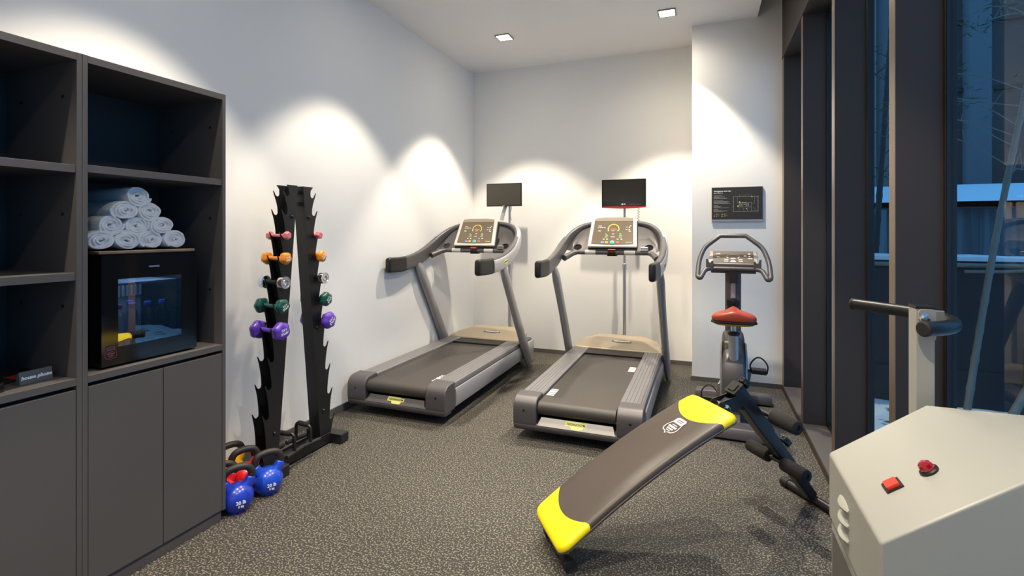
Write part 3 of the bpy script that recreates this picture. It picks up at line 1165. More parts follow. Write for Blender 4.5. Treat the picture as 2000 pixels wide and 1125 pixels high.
VP = lambda n, r, g, b_: mat(n, lin(r, g, b_), 0.28, coat=0.4)
KINDS = [
    ('hex', 'small pink hexagonal dumbbell', VP('pink_vinyl', 226, 128, 134), 0.0265, 0.036, 0.135, 0.0105, 0, None),
    ('vinyl', 'orange vinyl dumbbell with rounded heads', VP('orange_vinyl', 246, 146, 28), 0.040, 0.045, 0.145, 0.013, 5, ('APPLE', '2 KG')),
    ('chrome', 'chrome dumbbell with a black rubber handle', M_CHROME, 0.039, 0.036, 0.150, 0.0135, 0, None),
    ('vinyl', 'dark green vinyl dumbbell', VP('green_vinyl', 14, 84, 70), 0.049, 0.052, 0.160, 0.0135, 6, ('APPLE', '3 KG')),
    ('vinyl', 'large purple vinyl dumbbell', VP('purple_vinyl', 108, 64, 190), 0.058, 0.058, 0.176, 0.0145, 6, ('APPLE', '4 KG')),
]
for i, (kind, lab, cm, R, th, sep, hr, lobes, txt) in enumerate(KINDS):
    zc = NOTCH[2 + i]
    o = r_base(zc)
    lean = [0.0, 0.3, 0.0, 0.5, 0.2][i]
    d = dumbbell(kind, lab + ' on the left column of the rack', cm, R, th, sep, hr, lobes, txt)
    d.location = (RX, RY - o, zc + max(0, 0.0) - 0.017 + hr + 0.0005)
    d.rotation_euler = (lean, 0, 0)
    dup(d, (RX, RY + o, zc - 0.017 + hr + 0.0005), 0, lab + ' on the right column of the rack').rotation_euler = (lean + 0.5, 0, 0)

# ------------------------------------------------------------------ push-up stands on the rack base


def pushup_stand(label, loc, rz):
    t = thing('push_up_stand', label, 'push-up stand', loc, rz, 'black push-up stands on the rack base')
    b = MB()
    b.tube(fillet([(-0.068, 0, 0.02), (-0.068, 0, 0.125), (0.068, 0, 0.125), (0.068, 0, 0.02)], 0.035), 0.0105, 12)
    b.build('frame', M_BLACKMETAL, t)
    b = MB()
    b.tube([(-0.042, 0, 0.125), (-0.03, 0, 0.125), (0.03, 0, 0.125), (0.042, 0, 0.125)], [0.0145, 0.0155, 0.0155, 0.0145], 14)
    b.build('grip', M_FOAM, t)
    for x in (-0.068, 0.068):
        b = MB()
        b.tube([(x, -0.075, 0.0125), (x, -0.07, 0.0125), (x, 0.07, 0.0125), (x, 0.075, 0.0125)], [0.0125] * 4, 12)
        b.build('foot_bar', M_RUBBER, t)
    return t


pushup_stand('black push-up stand with its grip upright on the rack base nearer the right column', (RX + 0.005, 2.555, 0.0765), -0.12)
pushup_stand('black push-up stand mostly hidden behind the left column of the dumbbell rack', (RX + 0.012, 2.395, 0.0765), 0.15)


# ------------------------------------------------------------------ kettlebells
def kettlebell(label, cm, loc, rz, R=0.078, txt=('20 lb', '9 kg')):
    t = thing('kettlebell', label, 'kettlebell', loc, rz, 'kettlebells on the floor by the cabinet')
    b = MB()
    prof = [(0.001, 0.0), (R * 0.62, 0.0), (R * 0.68, 0.006)]
    for k in range(1, 13):
        a = math.radians(-56 + k * (146 / 13.0))
        prof.append((R * math.cos(a), R * 0.86 + R * math.sin(a) * 0.98))
    prof.append((0.001, R * 0.86 + R * 0.98))
    b.lathe(prof, 40)
    for s in (-1, 1):
        pts = catmull([(s * R * 0.38, 0, R * 1.30), (s * R * 0.66, 0, R * 1.62), (s * R * 0.80, 0, R * 1.95), (s * R * 0.84, 0, R * 2.05)], 4)
        n = len(pts)
        b.tube(pts, [R * (0.44 - 0.20 * (i / (n - 1))) for i in range(n)], 16)
    b.build('body', cm, t)
    b = MB()
    H = R * 1.0
    path = catmull([(-R * 0.84, 0, R * 2.02), (-R * 0.86, 0, R * 2.35), (-R * 0.60, 0, R * 2.72), (0, 0, R * 2.84), (R * 0.60, 0, R * 2.72), (R * 0.86, 0, R * 2.35), (R * 0.84, 0, R * 2.02)], 6)
    b.tube(path, 0.0185, 16)
    b.build('handle', mat('worn_black_handle', lin(46, 42, 39), 0.5, 0.2, bump=0.4, bscale=250), t)
    if txt:
        b = MB()
        for s, (zz, sz) in zip(txt, ((R * 0.86, R * 0.30), (R * 0.60, R * 0.20))):
            rr = math.sqrt(max(0.0, 1 - ((zz - R * 0.86) / (R * 0.98)) ** 2)) * R
            wide = sz * 0.5 * len(s)
            me = text_mesh(s, sz, 'CENTER', 0.0012, 0, 0.0006)
            vs = []
            for v in me.vertices:
                a = v.co.x / rr
                q = rr + 0.0006 + v.co.z
                vs.append((q * math.sin(a), -q * math.cos(a), zz + v.co.y))
            b.add(vs, [tuple(p.vertices) for p in me.polygons])
        b.build('lettering', M_WHITEPRINT, t)
    return t


KBLUE = VP('kettle_blue', 22, 70, 190)
KNAVY = VP('kettle_royal_blue', 24, 52, 172)
KRED = VP('kettle_red', 222, 30, 36)
KYEL = VP('kettle_yellow', 232, 178, 16)
kettlebell('blue kettlebell nearest the cabinet corner, marked 20 lb', KNAVY, (-2.275, 1.926, 0), math.radians(62))
kettlebell('blue kettlebell next to the rack foot, marked 20 lb', KBLUE, (-2.272, 2.118, 0), math.radians(62))
kettlebell('red kettlebell behind the two blue kettlebells', KRED, (-2.437, 2.108, 0), math.radians(66), 0.076, ('16 lb', '7 kg'))
kettlebell('red kettlebell mostly hidden behind the cabinet edge', KRED, (-2.427, 1.960, 0), math.radians(60), 0.069, None)
kettlebell('yellow kettlebell at the back against the wall', KYEL, (-2.588, 2.145, 0), math.radians(70), 0.072, None)


# ================================================================== TREADMILLS
def badge_poly(w, h):
    return [(-0.5 * w, 0.38 * h), (-0.46 * w, 0.5 * h), (0.24 * w, 0.5 * h), (0.30 * w, 0.40 * h), (0.5 * w, 0.40 * h), (0.5 * w, -0.10 * h), (0.36 * w, -0.14 * h),
            (0.28 * w, -0.5 * h), (-0.18 * w, -0.5 * h), (-0.24 * w, -0.16 * h), (-0.5 * w, -0.16 * h)]


def place(org, xd, yd):
    X = Vector(xd).normalized()
    Z = X.cross(Vector(yd)).normalized()
    Y = Z.cross(X)
    return Matrix.Translation(Vector(org)) @ Matrix((X, Y, Z)).transposed().to_4x4()


def flat(b, poly, t, M, m=None):
    n = len(poly)
    vs = [(x, y, 0) for x, y in poly] + [(x, y, t) for x, y in poly]
    fs = [tuple(range(n - 1, -1, -1)), tuple(range(n, 2 * n))] + [(i, (i + 1) % n, n + (i + 1) % n, n + i) for i in range(n)]
    b.add(vs, fs, m, M)


def treadmill(label, loc, marks, pod_m, wear, plate_m):
    t = thing('treadmill', label, 'treadmill', loc, 0, 'matching grey treadmills')
    W = 0.445
    # under frame and feet
    b = MB()
    b.box(-0.40, 0.40, 0.12, 1.98, 0.075, 0.14)
    b.box(-0.36, 0.36, 1.5, 2.0, 0.14, 0.28)
    b.build('under_frame', M_BLACK, t)
    for x in (-0.33, 0.33):
        for y in (0.22, 1.88):
            b = MB()
            b.lathe([(0.034, 0), (0.036, 0.006), (0.030, 0.016), (0.012, 0.020), (0.012, 0.080)], 18, None, Matrix.Translation((x, y, 0)))
            b.build('foot', M_RUBBER, t)
    # rounded end cover
    b = MB()
    side = [(0.012, 0.085), (0.004, 0.10), (0.0, 0.13), (0.0, 0.20)] + arc2(0.078, 0.214, 0.078, 180, 90, 8)[1:] + [(0.165, 0.296), (0.165, 0.085)]
    for s in (-1, 1):
        a, c = sorted((s * 0.276, s * W))
        b.prism(side, a, c, 'x')
    low = [(0.014, 0.066), (0.002, 0.085), (0.0, 0.105), (0.010, 0.118), (0.060, 0.128), (0.12, 0.128), (0.12, 0.066)]
    b.prism(low, -W + 0.004, W - 0.004, 'x')
    ec = b.build('end_cover', M_TG_DARK, t, 0.010, 3)
    b = MB()
    for s in (-1, 1):
        b.cyl((s * 0.365, -0.001, 0.205), (s * 0.365, 0.004, 0.205), 0.0085, 14)
    b.build('screw_hole', M_BLACK, ec)
    b = MB()
    q = [(-0.268, 0.0), (0.268, 0.0), (0.248, 0.062), (-0.248, 0.062)]
    Mp = place((0, 0.004, 0.1105), (1, 0, 0), (0, 0.62, 0.78))
    flat(b, q, 0.003, Mp)
    pl = b.build('end_plate', plate_m, t, 0.001)
    Mb = Mp @ Matrix.Translation((0.0, 0.033, 0.003))
    b = MB()
    flat(b, badge_poly(0.15, 0.052), 0.0008, Mb)
    b.build('badge', M_BADGE, pl)
    b = MB()
    me = text_mesh('TECHNOGYM', 0.0205, 'CENTER', 0.0006, 0.12, 0.0003)
    b.mesh(me, Mb @ Matrix.Translation((0, 0.006, 0.0012)))
    b.build('lettering', M_BLACK, pl)
    # running belt round the rear roller
    b = MB()
    r = 0.046
    yc, zc = 0.062, 0.265 - r
    prof = [(1.72, 0.265)] + [(yc + r * math.cos(math.radians(a)), zc + r * math.sin(math.radians(a))) for a in range(90, 271, 15)] + [(1.72, zc - r)]
    back = [(1.72, zc - r + 0.004)] + [(yc + (r - 0.004) * math.cos(math.radians(a)), zc + (r - 0.004) * math.sin(math.radians(a))) for a in range(270, 89, -15)] + [(1.72, 0.261)]
    b.prism(prof + back, -0.268, 0.268, 'x')
    belt = b.build('running_belt', M_TG_BELT, t, smooth=30)
    if marks:
        for (mx, my, flip) in marks:
            b = MB()
            for k, w in enumerate((0.016, 0.028, 0.045, 0.016) if not wear else (0.022, 0.022, 0.040, 0.022, 0.022)):
                y0 = my + ((0, 0.030, 0.072, 0.131) if not wear else (0, 0.034, 0.068, 0.118, 0.152))[k]
                if wear and k != 2:
                    for q_ in range(3):
                        b.box(mx + q_ * 0.02, mx + q_ * 0.02 + 0.013, y0 + (q_ % 2) * 0.003, y0 + w * 0.75, 0.2651, 0.2655)
                else:
                    b.box(mx, mx + 0.055, y0, y0 + w, 0.2651, 0.2655)
            b.build('belt_mark', M_WHITEPRINT, belt)
    # foot rails with ridges, silver side panels
    for s in (-1, 1):
        prof = [(0.274, 0.10), (0.274, 0.282), (0.280, 0.286)]
        for k in range(5):
            x = 0.288 + k * 0.026
            prof += [(x, 0.2875), (x + 0.019, 0.2875), (x + 0.021, 0.2845), (x + 0.024, 0.2845)]
        prof += [(0.424, 0.287), (0.436, 0.280), (0.440, 0.262), (0.440, 0.245), (0.428, 0.240), (0.428, 0.10)]
        b = MB()
        b.prism([(s * x, z) for x, z in prof], 0.166, 1.74, 'y')
        b.build('foot_rail', M_TG_RAIL, t, smooth=25)
        b = MB()
        sec = [(0.4285, 0.085), (0.446, 0.10), (0.455, 0.15), (0.455, 0.205), (0.447, 0.236), (0.4285, 0.240)]
        rings = []
        for y, k in ((0.172, 0.9), (0.19, 1.0), (1.9, 1.0), (2.0, 0.95), (2.08, 0.7)):
            rings.append([(s * (0.4285 + (x - 0.4285) * k), y, 0.16 + (z - 0.16) * (0.92 + 0.08 * k)) for x, z in sec])
        b.loft(rings)
        b.build('side_panel', M_TG_SILVER, t, smooth=30)
    # motor hood
    b = MB()
    P = [(-0.43, 1.71, 0.294), (-0.30, 1.69, 0.294), (0.30, 1.69, 0.294), (0.43, 1.71, 0.294),
         (-0.41, 1.86, 0.312), (-0.25, 1.90, 0.352), (0.25, 1.90, 0.352), (0.41, 1.86, 0.312),
         (-0.37, 2.05, 0.318), (-0.22, 2.09, 0.360), (0.22, 2.09, 0.360), (0.37, 2.05, 0.318),
         (-0.30, 2.11, 0.30), (-0.18, 2.14, 0.30), (0.18, 2.14, 0.30), (0.30, 2.11, 0.30)]
    fs = []
    for j in range(3):
        for i in range(3):
            a = j * 4 + i
            fs.append((a, a + 1, a + 5, a + 4))
    lo = [(x, y, 0.262) for (x, y, z) in P]
    n = len(P)
    ring = [0, 1, 2, 3, 7, 11, 15, 14, 13, 12, 8, 4]
    vs = P + lo
    fs += [(ring[i], ring[(i + 1) % 12], ring[(i + 1) % 12] + n, ring[i] + n) for i in range(12)]
    fs.append(tuple(i + n for i in ring[::-1]))
    b.add(vs, fs)
    hd = b.build('motor_hood', M_TG_TAN, t, 0.012, 3, smooth=30)
    bmt = MB()
    Mh = place((0.03, 1.845, 0.3387), (1, 0, 0), (0, 0.21, 0.058))
    flat(bmt, ellipse(0.10, 0.026, 28), 0.0016, Mh)
    bmt.build('oval_badge', M_TG_DARK, hd)
    b = MB()
    b.mesh(text_mesh('TECHNOGYM', 0.026, 'CENTER', 0.0006, 0.1, 0.0008), Mh @ Matrix.Translation((0, 0, 0.002)))
    b.build('lettering', M_WHITEPRINT, hd)
    b = MB()
    b.box(-0.425, 0.425, 1.735, 2.08, 0.10, 0.262)
    b.build('motor_housing', M_TG_DARK, t, 0.02, 3)
    # leaning posts
    for s in (-1, 1):
        b = MB()
        pts = [(s * 0.480, 1.82, 0.045), (s * 0.480, 1.77, 0.11), (s * 0.474, 1.68, 0.25), (s * 0.464, 1.38, 0.70), (s * 0.462, 1.17, 1.02), (s * 0.463, 1.09, 1.13)]
        secs = []
        for (w, d) in ((0.020, 0.060), (0.028, 0.068), (0.030, 0.062), (0.030, 0.050), (0.032, 0.052), (0.032, 0.052)):
            secs.append(ellipse(w, d, 18))
        b.sweep(catmull(pts, 4), [ellipse(*[(secw * (1 - f) + secw2 * f) for secw, secw2 in zip(a_, b_)], 18)
                                  for a_, b_, f in _interp(((0.020, 0.066), (0.030, 0.078), (0.034, 0.070), (0.034, 0.056), (0.036, 0.058), (0.022, 0.040)), 4)], upv=(0, 1, 0.2))
        b.build('post', M_TG_POST, t)
    # handrail arch
    A = [(0.448, 0.575, 1.145), (0.455, 0.80, 1.142), (0.468, 1.02, 1.165), (0.475, 1.22, 1.215), (0.470, 1.42, 1.305), (0.435, 1.58, 1.41), (0.34, 1.69, 1.495), (0.18, 1.74, 1.535), (0, 1.75, 1.545)]
    S = [(0.050, 0.138), (0.052, 0.140), (0.052, 0.140), (0.056, 0.135), (0.062, 0.115), (0.060, 0.085), (0.056, 0.060), (0.052, 0.050), (0.050, 0.048)]
    path = [(-x, y, z) for x, y, z in A] + [(x, y, z) for x, y, z in A[-2::-1]]
    ss = S + S[-2::-1]
    cp = catmull(path, 5)
    sec = [rrect(a_[0] * (1 - f) + b_[0] * f, a_[1] * (1 - f) + b_[1] * f, 0.022, 4) for a_, b_, f in _interp(ss, 5)]
    b = MB()
    b.sweep(cp[5:-5], sec[5:-5])
    b.build('handrail', M_TG_DARK, t)
    for k in (0, 1):
        seg_ = list(zip(cp, sec))[:7] if k == 0 else list(zip(cp, sec))[-7:][::-1]
        b = MB()
        ring_p, ring_s = [], []
        tip = seg_[0][0]
        d = (seg_[0][0] - seg_[1][0]).normalized()
        ring_p.append(tip + d * 0.022)
        ring_s.append([(x * 0.70, y * 0.80) for x, y in seg_[0][1]])
        ring_p.append(tip + d * 0.016)
        ring_s.append([(x * 0.92, y * 0.94) for x, y in seg_[0][1]])
        for p, s_ in seg_:
            ring_p.append(p)
            ring_s.append([(x * 1.03, y * 1.02) for x, y in s_])
        b.sweep(ring_p, ring_s)
        b.build('grip_end', M_BLACK, t)
        # outer silver shell of the arm
        L_ = list(zip(cp, sec))
        half = len(L_) // 2
        sub = L_[6:half + 1] if k == 0 else L_[half:-6]
        b = MB()
        pp, sx = [], []
        for idx, (p, s_) in enumerate(sub):
            w = max(x for x, y in s_)
            h = max(y for x, y in s_)
            sg_ = -1
            a0 = w * 1.02 * sg_
            pp.append(p)
            u_ = idx / (len(sub) - 1.0)
            if k == 1:
                u_ = 1 - u_
            f_ = min(1.0, max(0.0, (u_ - 0.30) / 0.25))
            tx = a0 * (0.88 - 1.2 * f_)
            ty = h * (0.74 + 0.34 * f_)
            sx.append([(a0 * 0.8, -h * 0.95), (a0 - 0.005, -h * 0.7), (a0 - 0.008, 0), (a0 - 0.006, h * 0.55), (a0 * 0.96, ty * 0.98), (tx, ty), (tx, ty - 0.012), (a0 * 0.7, h * 0.4), (a0 * 0.7, -h * 0.9)])
        b.sweep(pp, sx)
        sh_ = b.build('outer_shell', M_TG_SILVER, t)
        if k == 1:
            # yellow badge on the right arm
            i0 = len(sub) - 5
            p0, p1 = Vector(sub[i0][0]), Vector(sub[i0 - 3][0])
            w = max(x for x, y in sub[i0][1])
            org = (p0 + p1) / 2 + Vector((w + 0.0085, 0, -0.008))
            Mq = place(org, (p1 - p0), (0, 0, 1))
            b = MB()
            flat(b, badge_poly(0.085, 0.045), 0.001, Mq)
            b.build('badge', M_YGREEN, sh_)
            b = MB()
            b.mesh(text_mesh('TECHNOGYM', 0.0125, 'CENTER', 0.0006, 0.1, 0.0006), Mq @ Matrix.Translation((0, 0.003, 0.0014)))
            b.build('lettering', M_BLACK, sh_)
    # dashboard panel filling the arch
    for s in (-1, 1):
        up = [p for p in cp if p.x * s >= 0 and p.y >= 1.36]
        up.sort(key=lambda p: abs(p.x))
        b = MB()
        rings = []
        for p in up:
            q = Vector((p.x * 0.97, p.y - 0.012, p.z - 0.004))
            l = Vector((s * min(abs(p.x) * 0.97, 0.40), 1.50 - 0.02 * abs(p.x), 1.262))
            if l.z > q.z:
                l.z = q.z - 0.03
            m1, m2 = q.lerp(l, 0.33) + Vector((0, 0.03, 0)), q.lerp(l, 0.72) + Vector((0, 0.035, 0))
            th = Vector((0, 0.022, 0))
            rings.append([q, m1, m2, l, l + th, m2 + th, m1 + th, q + th])
        b.loft(rings)
        dp = b.build('dash_panel', M_TG_DARK, t)
        b = MB()
        M = place((s * 0.335, 1.478, 1.300), (1, 0, 0), (0, 0.75, 0.66))
        b.lathe([(0.036, 0), (0.040, 0.004), (0.040, 0.006), (0.030, 0.006), (0.030, 0.001)], 24, None, M)
        b.build('cup_holder', M_GLOSSBLACK, dp)
    # crossbar with pulse sensors, clip and safety key
    b = MB()
    b.tube([(-0.425, 1.30, 1.205), (-0.37, 1.42, 1.245), (-0.33, 1.455, 1.255), (0.33, 1.455, 1.255), (0.37, 1.42, 1.245), (0.425, 1.30, 1.205)], [0.03, 0.025, 0.022, 0.022, 0.025, 0.03], 16)
    cb = b.build('crossbar', M_TG_DARK, t)
    for x in (-0.205, 0.165):
        b = MB()
        b.tube([(x - 0.05, 1.454, 1.256), (x + 0.05, 1.454, 1.256)], 0.0228, 18)
        b.build('pulse_sensor', M_CON_FRAME, cb)
    b = MB()
    b.tube([(-0.035, 1.455, 1.255), (0.035, 1.455, 1.255)], 0.027, 16)
    b.box(-0.045, 0.045, 1.44, 1.49, 1.222, 1.232)
    b.build('clip_block', M_BLACK, cb)
    b = MB()
    b.box(-0.035, 0.035, 1.425, 1.462, 1.277, 1.290)
    b.build('safety_key', M_ORANGE, t, 0.004)
    # console
    MC = Matrix.Translation((0.0, 1.452, 1.296)) @ Matrix.Rotation(math.radians(62), 4, 'X')
    b = MB()
    wb, wt, hh = 0.233, 0.215, 0.315
    out = [(-wb, 0.0), (wb, 0.0), (wt, hh - 0.012), (-wt, hh - 0.012)]
    flat(b, out, 0.030, MC)
    cf = b.build('console_frame', M_CON_FRAME, t, 0.010, 3)
    b = MB()
    flat(b, [(-wb + 0.008, -0.022), (wb - 0.008, -0.022), (wb + 0.002, 0.03), (wt + 0.006, hh - 0.02), (-wt - 0.006, hh - 0.02), (-wb - 0.002, 0.03)], 0.036, MC @ Matrix.Translation((0, 0, -0.037)))
    b.build('console_back', M_BLACK, t, 0.006, 2)
    b = MB()
    face = [(-0.197, 0.030), (-0.06, 0.024), (0.06, 0.024), (0.197, 0.030), (0.182, hh - 0.045), (-0.182, hh - 0.045)]
    flat(b, face, 0.0025, MC @ Matrix.Translation((0, 0, 0.030)))
    fp = b.build('console_face', M_CON_FACE, t)
    b = MB()
    flat(b, [(-0.184, hh - 0.044), (0.184, hh - 0.044), (0.180, hh - 0.008), (0.10, hh + 0.002), (-0.10, hh + 0.002), (-0.180, hh - 0.008)], 0.034, MC)
    b.build('console_cap', mat('console_taupe_cap', lin(150, 138, 120), 0.4), t, 0.004)
    Z0 = 0.0326
    MF = MC @ Matrix.Translation((0, 0, Z0))
    b = MB()
    a0, a1, n = 200, -20, 30
    vs = []
    for k in range(n + 1):
        a = math.radians(a0 + (a1 - a0) * k / n)
        for rr in (0.047, 0.055):
            vs.append((0.004 + rr * math.cos(a), 0.188 + rr * math.sin(a), 0.0005))
    b.add(vs, [(2 * k, 2 * k + 1, 2 * k + 3, 2 * k + 2) for k in range(n)], None, MF)
    b.build('speed_gauge', M_YGREEN, fp, fix=False)
    b = MB()
    b.box(-0.024, 0.034, 0.180, 0.194, 0, 0.001, None, MF)
    b.build('distance_display', M_REDLED, fp)
    for x in (-0.06, 0.07):
        b = MB()
        b.box(x - 0.006, x + 0.016, 0.112, 0.126, 0, 0.001, None, MF)
        b.build('speed_display', mat('green_display', lin(120, 200, 60), 0.4), fp)
    b = MB()
    b.box(-0.006, 0.018, 0.118, 0.126, 0, 0.001, None, MF)
    b.build('slope_display', mat('dull_red_display', lin(150, 92, 74), 0.4), fp)
    for nm, x, m_ in (('fan_button', -0.090, M_BLUEBTN), ('pause_button', -0.052, M_YELBTN), ('stop_button', 0.052, M_REDLED)):
        b = MB()
        b.box(x - 0.014, x + 0.014, 0.036, 0.056, 0, 0.002, None, MF)
        b.build(nm, m_, fp)
    b = MB()
    b.lathe([(0.021, 0), (0.021, 0.002), (0.018, 0.004)], 24, None, MF @ Matrix.Translation((0.002, 0.044, 0)))
    b.build('start_button', M_TEAL, fp)
    b = MB()
    rnd = random.Random(3)
    for (x, y, w, h) in ((-0.125, 0.222, 0.034, 0.006), (-0.138, 0.204, 0.012, 0.006), (-0.118, 0.204, 0.014, 0.006), (-0.10, 0.204, 0.014, 0.006), (-0.08, 0.204, 0.014, 0.006),
                         (-0.128, 0.168, 0.022, 0.010), (0.162, 0.222, 0.012, 0.006), (0.128, 0.208, 0.020, 0.004), (0.152, 0.208, 0.012, 0.010), (0.128, 0.182, 0.020, 0.004), (0.152, 0.182, 0.012, 0.010),
                         (0.158, 0.164, 0.022, 0.006), (-0.042, 0.170, 0.010, 0.008), (0.046, 0.170, 0.010, 0.008), (0.002, 0.170, 0.030, 0.006), (-0.064, 0.134, 0.010, 0.005), (0.004, 0.136, 0.022, 0.005),
                         (0.072, 0.136, 0.016, 0.005), (-0.060, 0.102, 0.026, 0.004), (0.004, 0.104, 0.036, 0.006), (0.074, 0.102, 0.026, 0.004), (-0.080, 0.080, 0.016, 0.007), (-0.048, 0.080, 0.016, 0.009),
                         (0.050, 0.080, 0.016, 0.007), (0.086, 0.080, 0.016, 0.009)):
        k = 0
        while k < w:
            e = min(w, k + rnd.uniform(0.003, 0.007))
            b.box(x - w / 2 + k, x - w / 2 + e, y - h / 2, y + h / 2, 0, 0.0008, None, MF)
            k = e + 0.0012
    b.build('legend', M_WHITEPRINT, fp)
    b = MB()
    b.mesh(text_mesh('TECHNOGYM', 0.009, 'CENTER', 0.0005, 0, 0.0003), MF @ Matrix.Translation((0.155, 0.046, 0.0008)))
    b.build('lettering', M_BADGE, fp)
    # small control pod on the bar
    b = MB()
    b.box(0.262, 0.330, 1.43, 1.462, 1.272, 1.312)
    pd = b.build('control_pod', pod_m, t, 0.009, 3)
    b = MB()
    for x in (0.272, 0.284, 0.296, 0.308, 0.318):
        b.box(x, x + 0.006, 1.4292, 1.4302, 1.291, 1.300)
    b.build('pod_button', M_TG_DARK, pd)
    return t


def _interp(vals, n):
    out = []
    for i in range(len(vals) - 1):
        for k in range(n):
            out.append((vals[i], vals[i + 1], k / n))
    out.append((vals[-2], vals[-1], 1.0))
    return out


TG_Y = 3.29
M_POD_W = mat('white_pod', lin(206, 206, 208), 0.4)
M_POD_G = mat('grey_pod', lin(128, 126, 124), 0.4)
treadmill('grey treadmill at right, beside the exercise bike and below the red trimmed screen', (-0.812, TG_Y, 0), [(-0.262, 0.20, 0), (0.205, 1.03, 0)], M_POD_W, False, mat('end_plate_silver', lin(150, 147, 145), 0.4, 0.3))
treadmill('grey treadmill at left, in the corner beside the dumbbell rack', (-2.243, TG_Y, 0), [(0.215, 0.20, 0)], M_POD_G, True, mat('end_plate_grey', lin(104, 101, 100), 0.4, 0.3))


# ================================================================== MONITORS ON FLOOR STANDS
def monitor(label, loc, kind):
    t = thing('monitor_stand', label, 'monitor', loc, 0, 'monitors on floor stands behind the treadmills')
    b = MB()
    b.lathe([(0.14, 0), (0.14, 0.008), (0.13, 0.014), (0.03, 0.02), (0.024, 0.03)], 32)
    b.build('base', M_TG_DARK, t)
    b = MB()
    top = 1.84
    b.tube([(0, 0, 0.02), (0, 0, 1.06)], 0.019, 16)
    b.tube([(0, 0, 1.06), (0, 0, top)], 0.0145, 16)
    b.build('pole', M_STEEL, t)
    b = MB()
    b.lathe([(0.021, 1.035), (0.025, 1.04), (0.025, 1.10), (0.020, 1.105)], 20)
    b.build('collar', M_STEEL, t)
    w, h = (0.236, 0.158) if kind == 'red' else (0.222, 0.136)
    ox = 0.0 if kind == 'red' else -0.045
    zc = 1.862 if kind == 'red' else 1.888
    y = -0.075
    b = MB()
    b.box(ox - 0.05, ox + 0.05, -0.04, 0.0145, zc - 0.05, zc + 0.05)
    b.box(ox - 0.12, ox + 0.12, -0.052, -0.035, zc - 0.09, zc + 0.09)
    b.build('mount', M_BLACK, t)
    b = MB()
    z0 = zc - h
    if kind == 'red':
        poly = [(ox - w, z0 + 0.022), (ox + w, z0 + 0.022), (ox + w, zc + h), (ox - w, zc + h)]
    else:
        poly = [(ox - w, z0), (ox + w, z0), (ox + w, zc + h), (ox - w, zc + h)]
    b.prism(poly, y, y + 0.026, 'y')
    hs = b.build('housing', M_GLOSSBLACK if kind == 'red' else M_BLACK, t, 0.005)
    if kind == 'red':
        bx('screen', ox - w + 0.018, ox + w - 0.018, y - 0.0006, y + 0.004, z0 + 0.07, zc + h - 0.016, M_SCREEN, hs)
        b = MB()
        arcp = [(ox - w, z0 + 0.0215), (ox - w, z0 + 0.010)] + [(ox - w + 2 * w * k / 12, z0 + 0.010 - 0.012 * math.sin(PI * k / 12)) for k in range(1, 12)] + [(ox + w, z0 + 0.010), (ox + w, z0 + 0.0215)]
        b.prism(arcp, y, y + 0.026, 'y')
        b.build('red_trim', M_REDTRIM, t, 0.002)
        b = MB()
        M = place((ox - 0.014, y - 0.0006, z0 + 0.046), (1, 0, 0), (0, 0, 1))
        b.lathe([(0.008, 0), (0.008, 0.0006)], 20, None, M)
        b.text('LG', 0.016, (ox + 0.010, y - 0.0008, z0 + 0.046), (1, 0, 0), (0, 0, 1), None, bold=0.0004)
        b.build('logo', M_WHITEPRINT, hs)
        b = MB()
        for k in range(6):
            b.box(ox + 0.06 + k * 0.022, ox + 0.068 + k * 0.022, y - 0.0006, y, z0 + 0.042, z0 + 0.045)
        b.build('control_marks', M_GREYPRINT, hs)
        b = MB()
        pts = []
        for k in range(0, 150):
            a = k * 2 * PI / 9
            pts.append((0.155 + 0.009 * math.cos(a), -0.05 + 0.009 * math.sin(a), z0 + 0.02 - k * 0.0032))
        b.tube(pts, 0.0024, 6)
        b.build('coiled_cable', M_BLACK, t)
    else:
        bx('screen', ox - w + 0.012, ox + w - 0.012, y - 0.0006, y + 0.004, z0 + 0.014, zc + h - 0.012, M_SCREENMATT, hs)
        b = MB()
        b.box(ox - 0.028, ox + 0.028, y - 0.002, y, z0 - 0.002, z0 + 0.012)
        b.build('logo_plate', M_BLACK, hs)
        b = MB()
        b.text('xenics', 0.012, (ox, y - 0.0026, z0 + 0.005), (1, 0, 0), (0, 0, 1), None, bold=0.0004)
        b.build('lettering', M_WHITEPRINT, hs)
        b = MB()
        b.sweep(catmull([(-0.03, -0.02, zc - 0.10), (-0.055, -0.035, zc - 0.18), (-0.085, -0.045, zc - 0.30)], 5), rrect(0.045, 0.012, 0.004), upv=(0, 1, 0))
        b.build('support_arm', M_TG_SILVER, t, 0.002)
        b = MB()
        b.tube(catmull([(0.02, -0.03, zc - 0.1), (0.035, -0.03, zc - 0.16), (0.012, -0.02, zc - 0.22), (0.03, -0.02, zc - 0.30)], 6), 0.004, 8)
        b.build('cable', M_GREYPRINT, t)
    return t


monitor('monitor with red lower trim on a grey pole behind the right treadmill', (-0.815, 5.555, 0), 'red')
monitor('plain dark monitor on a grey pole behind the left treadmill', (-2.165, 5.555, 0), 'plain')

# ================================================================== EXERCISE BIKE
bk = thing('exercise_bike', 'grey upright exercise bike with a red saddle in front of the white column', 'exercise bike', (0.210, 4.25, 0), math.radians(-2))


def stabilizer(b, w, d, h, cx, cy):
    sec = [(-d, 0.0), (-d, h * 0.55), (-d * 0.78, h * 0.92), (-d * 0.5, h), (d * 0.5, h), (d * 0.78, h * 0.92), (d, h * 0.55), (d, 0.0)]
    rings = []
    for x, k in ((-w, 0.82), (-w + 0.025, 1.0), (w - 0.025, 1.0), (w, 0.82)):
        rings.append([(cx + x, cy + a * (0.85 + 0.15 * k if k < 1 else 1), 0.012 + z * k) for a, z in sec])
    b.loft(rings)


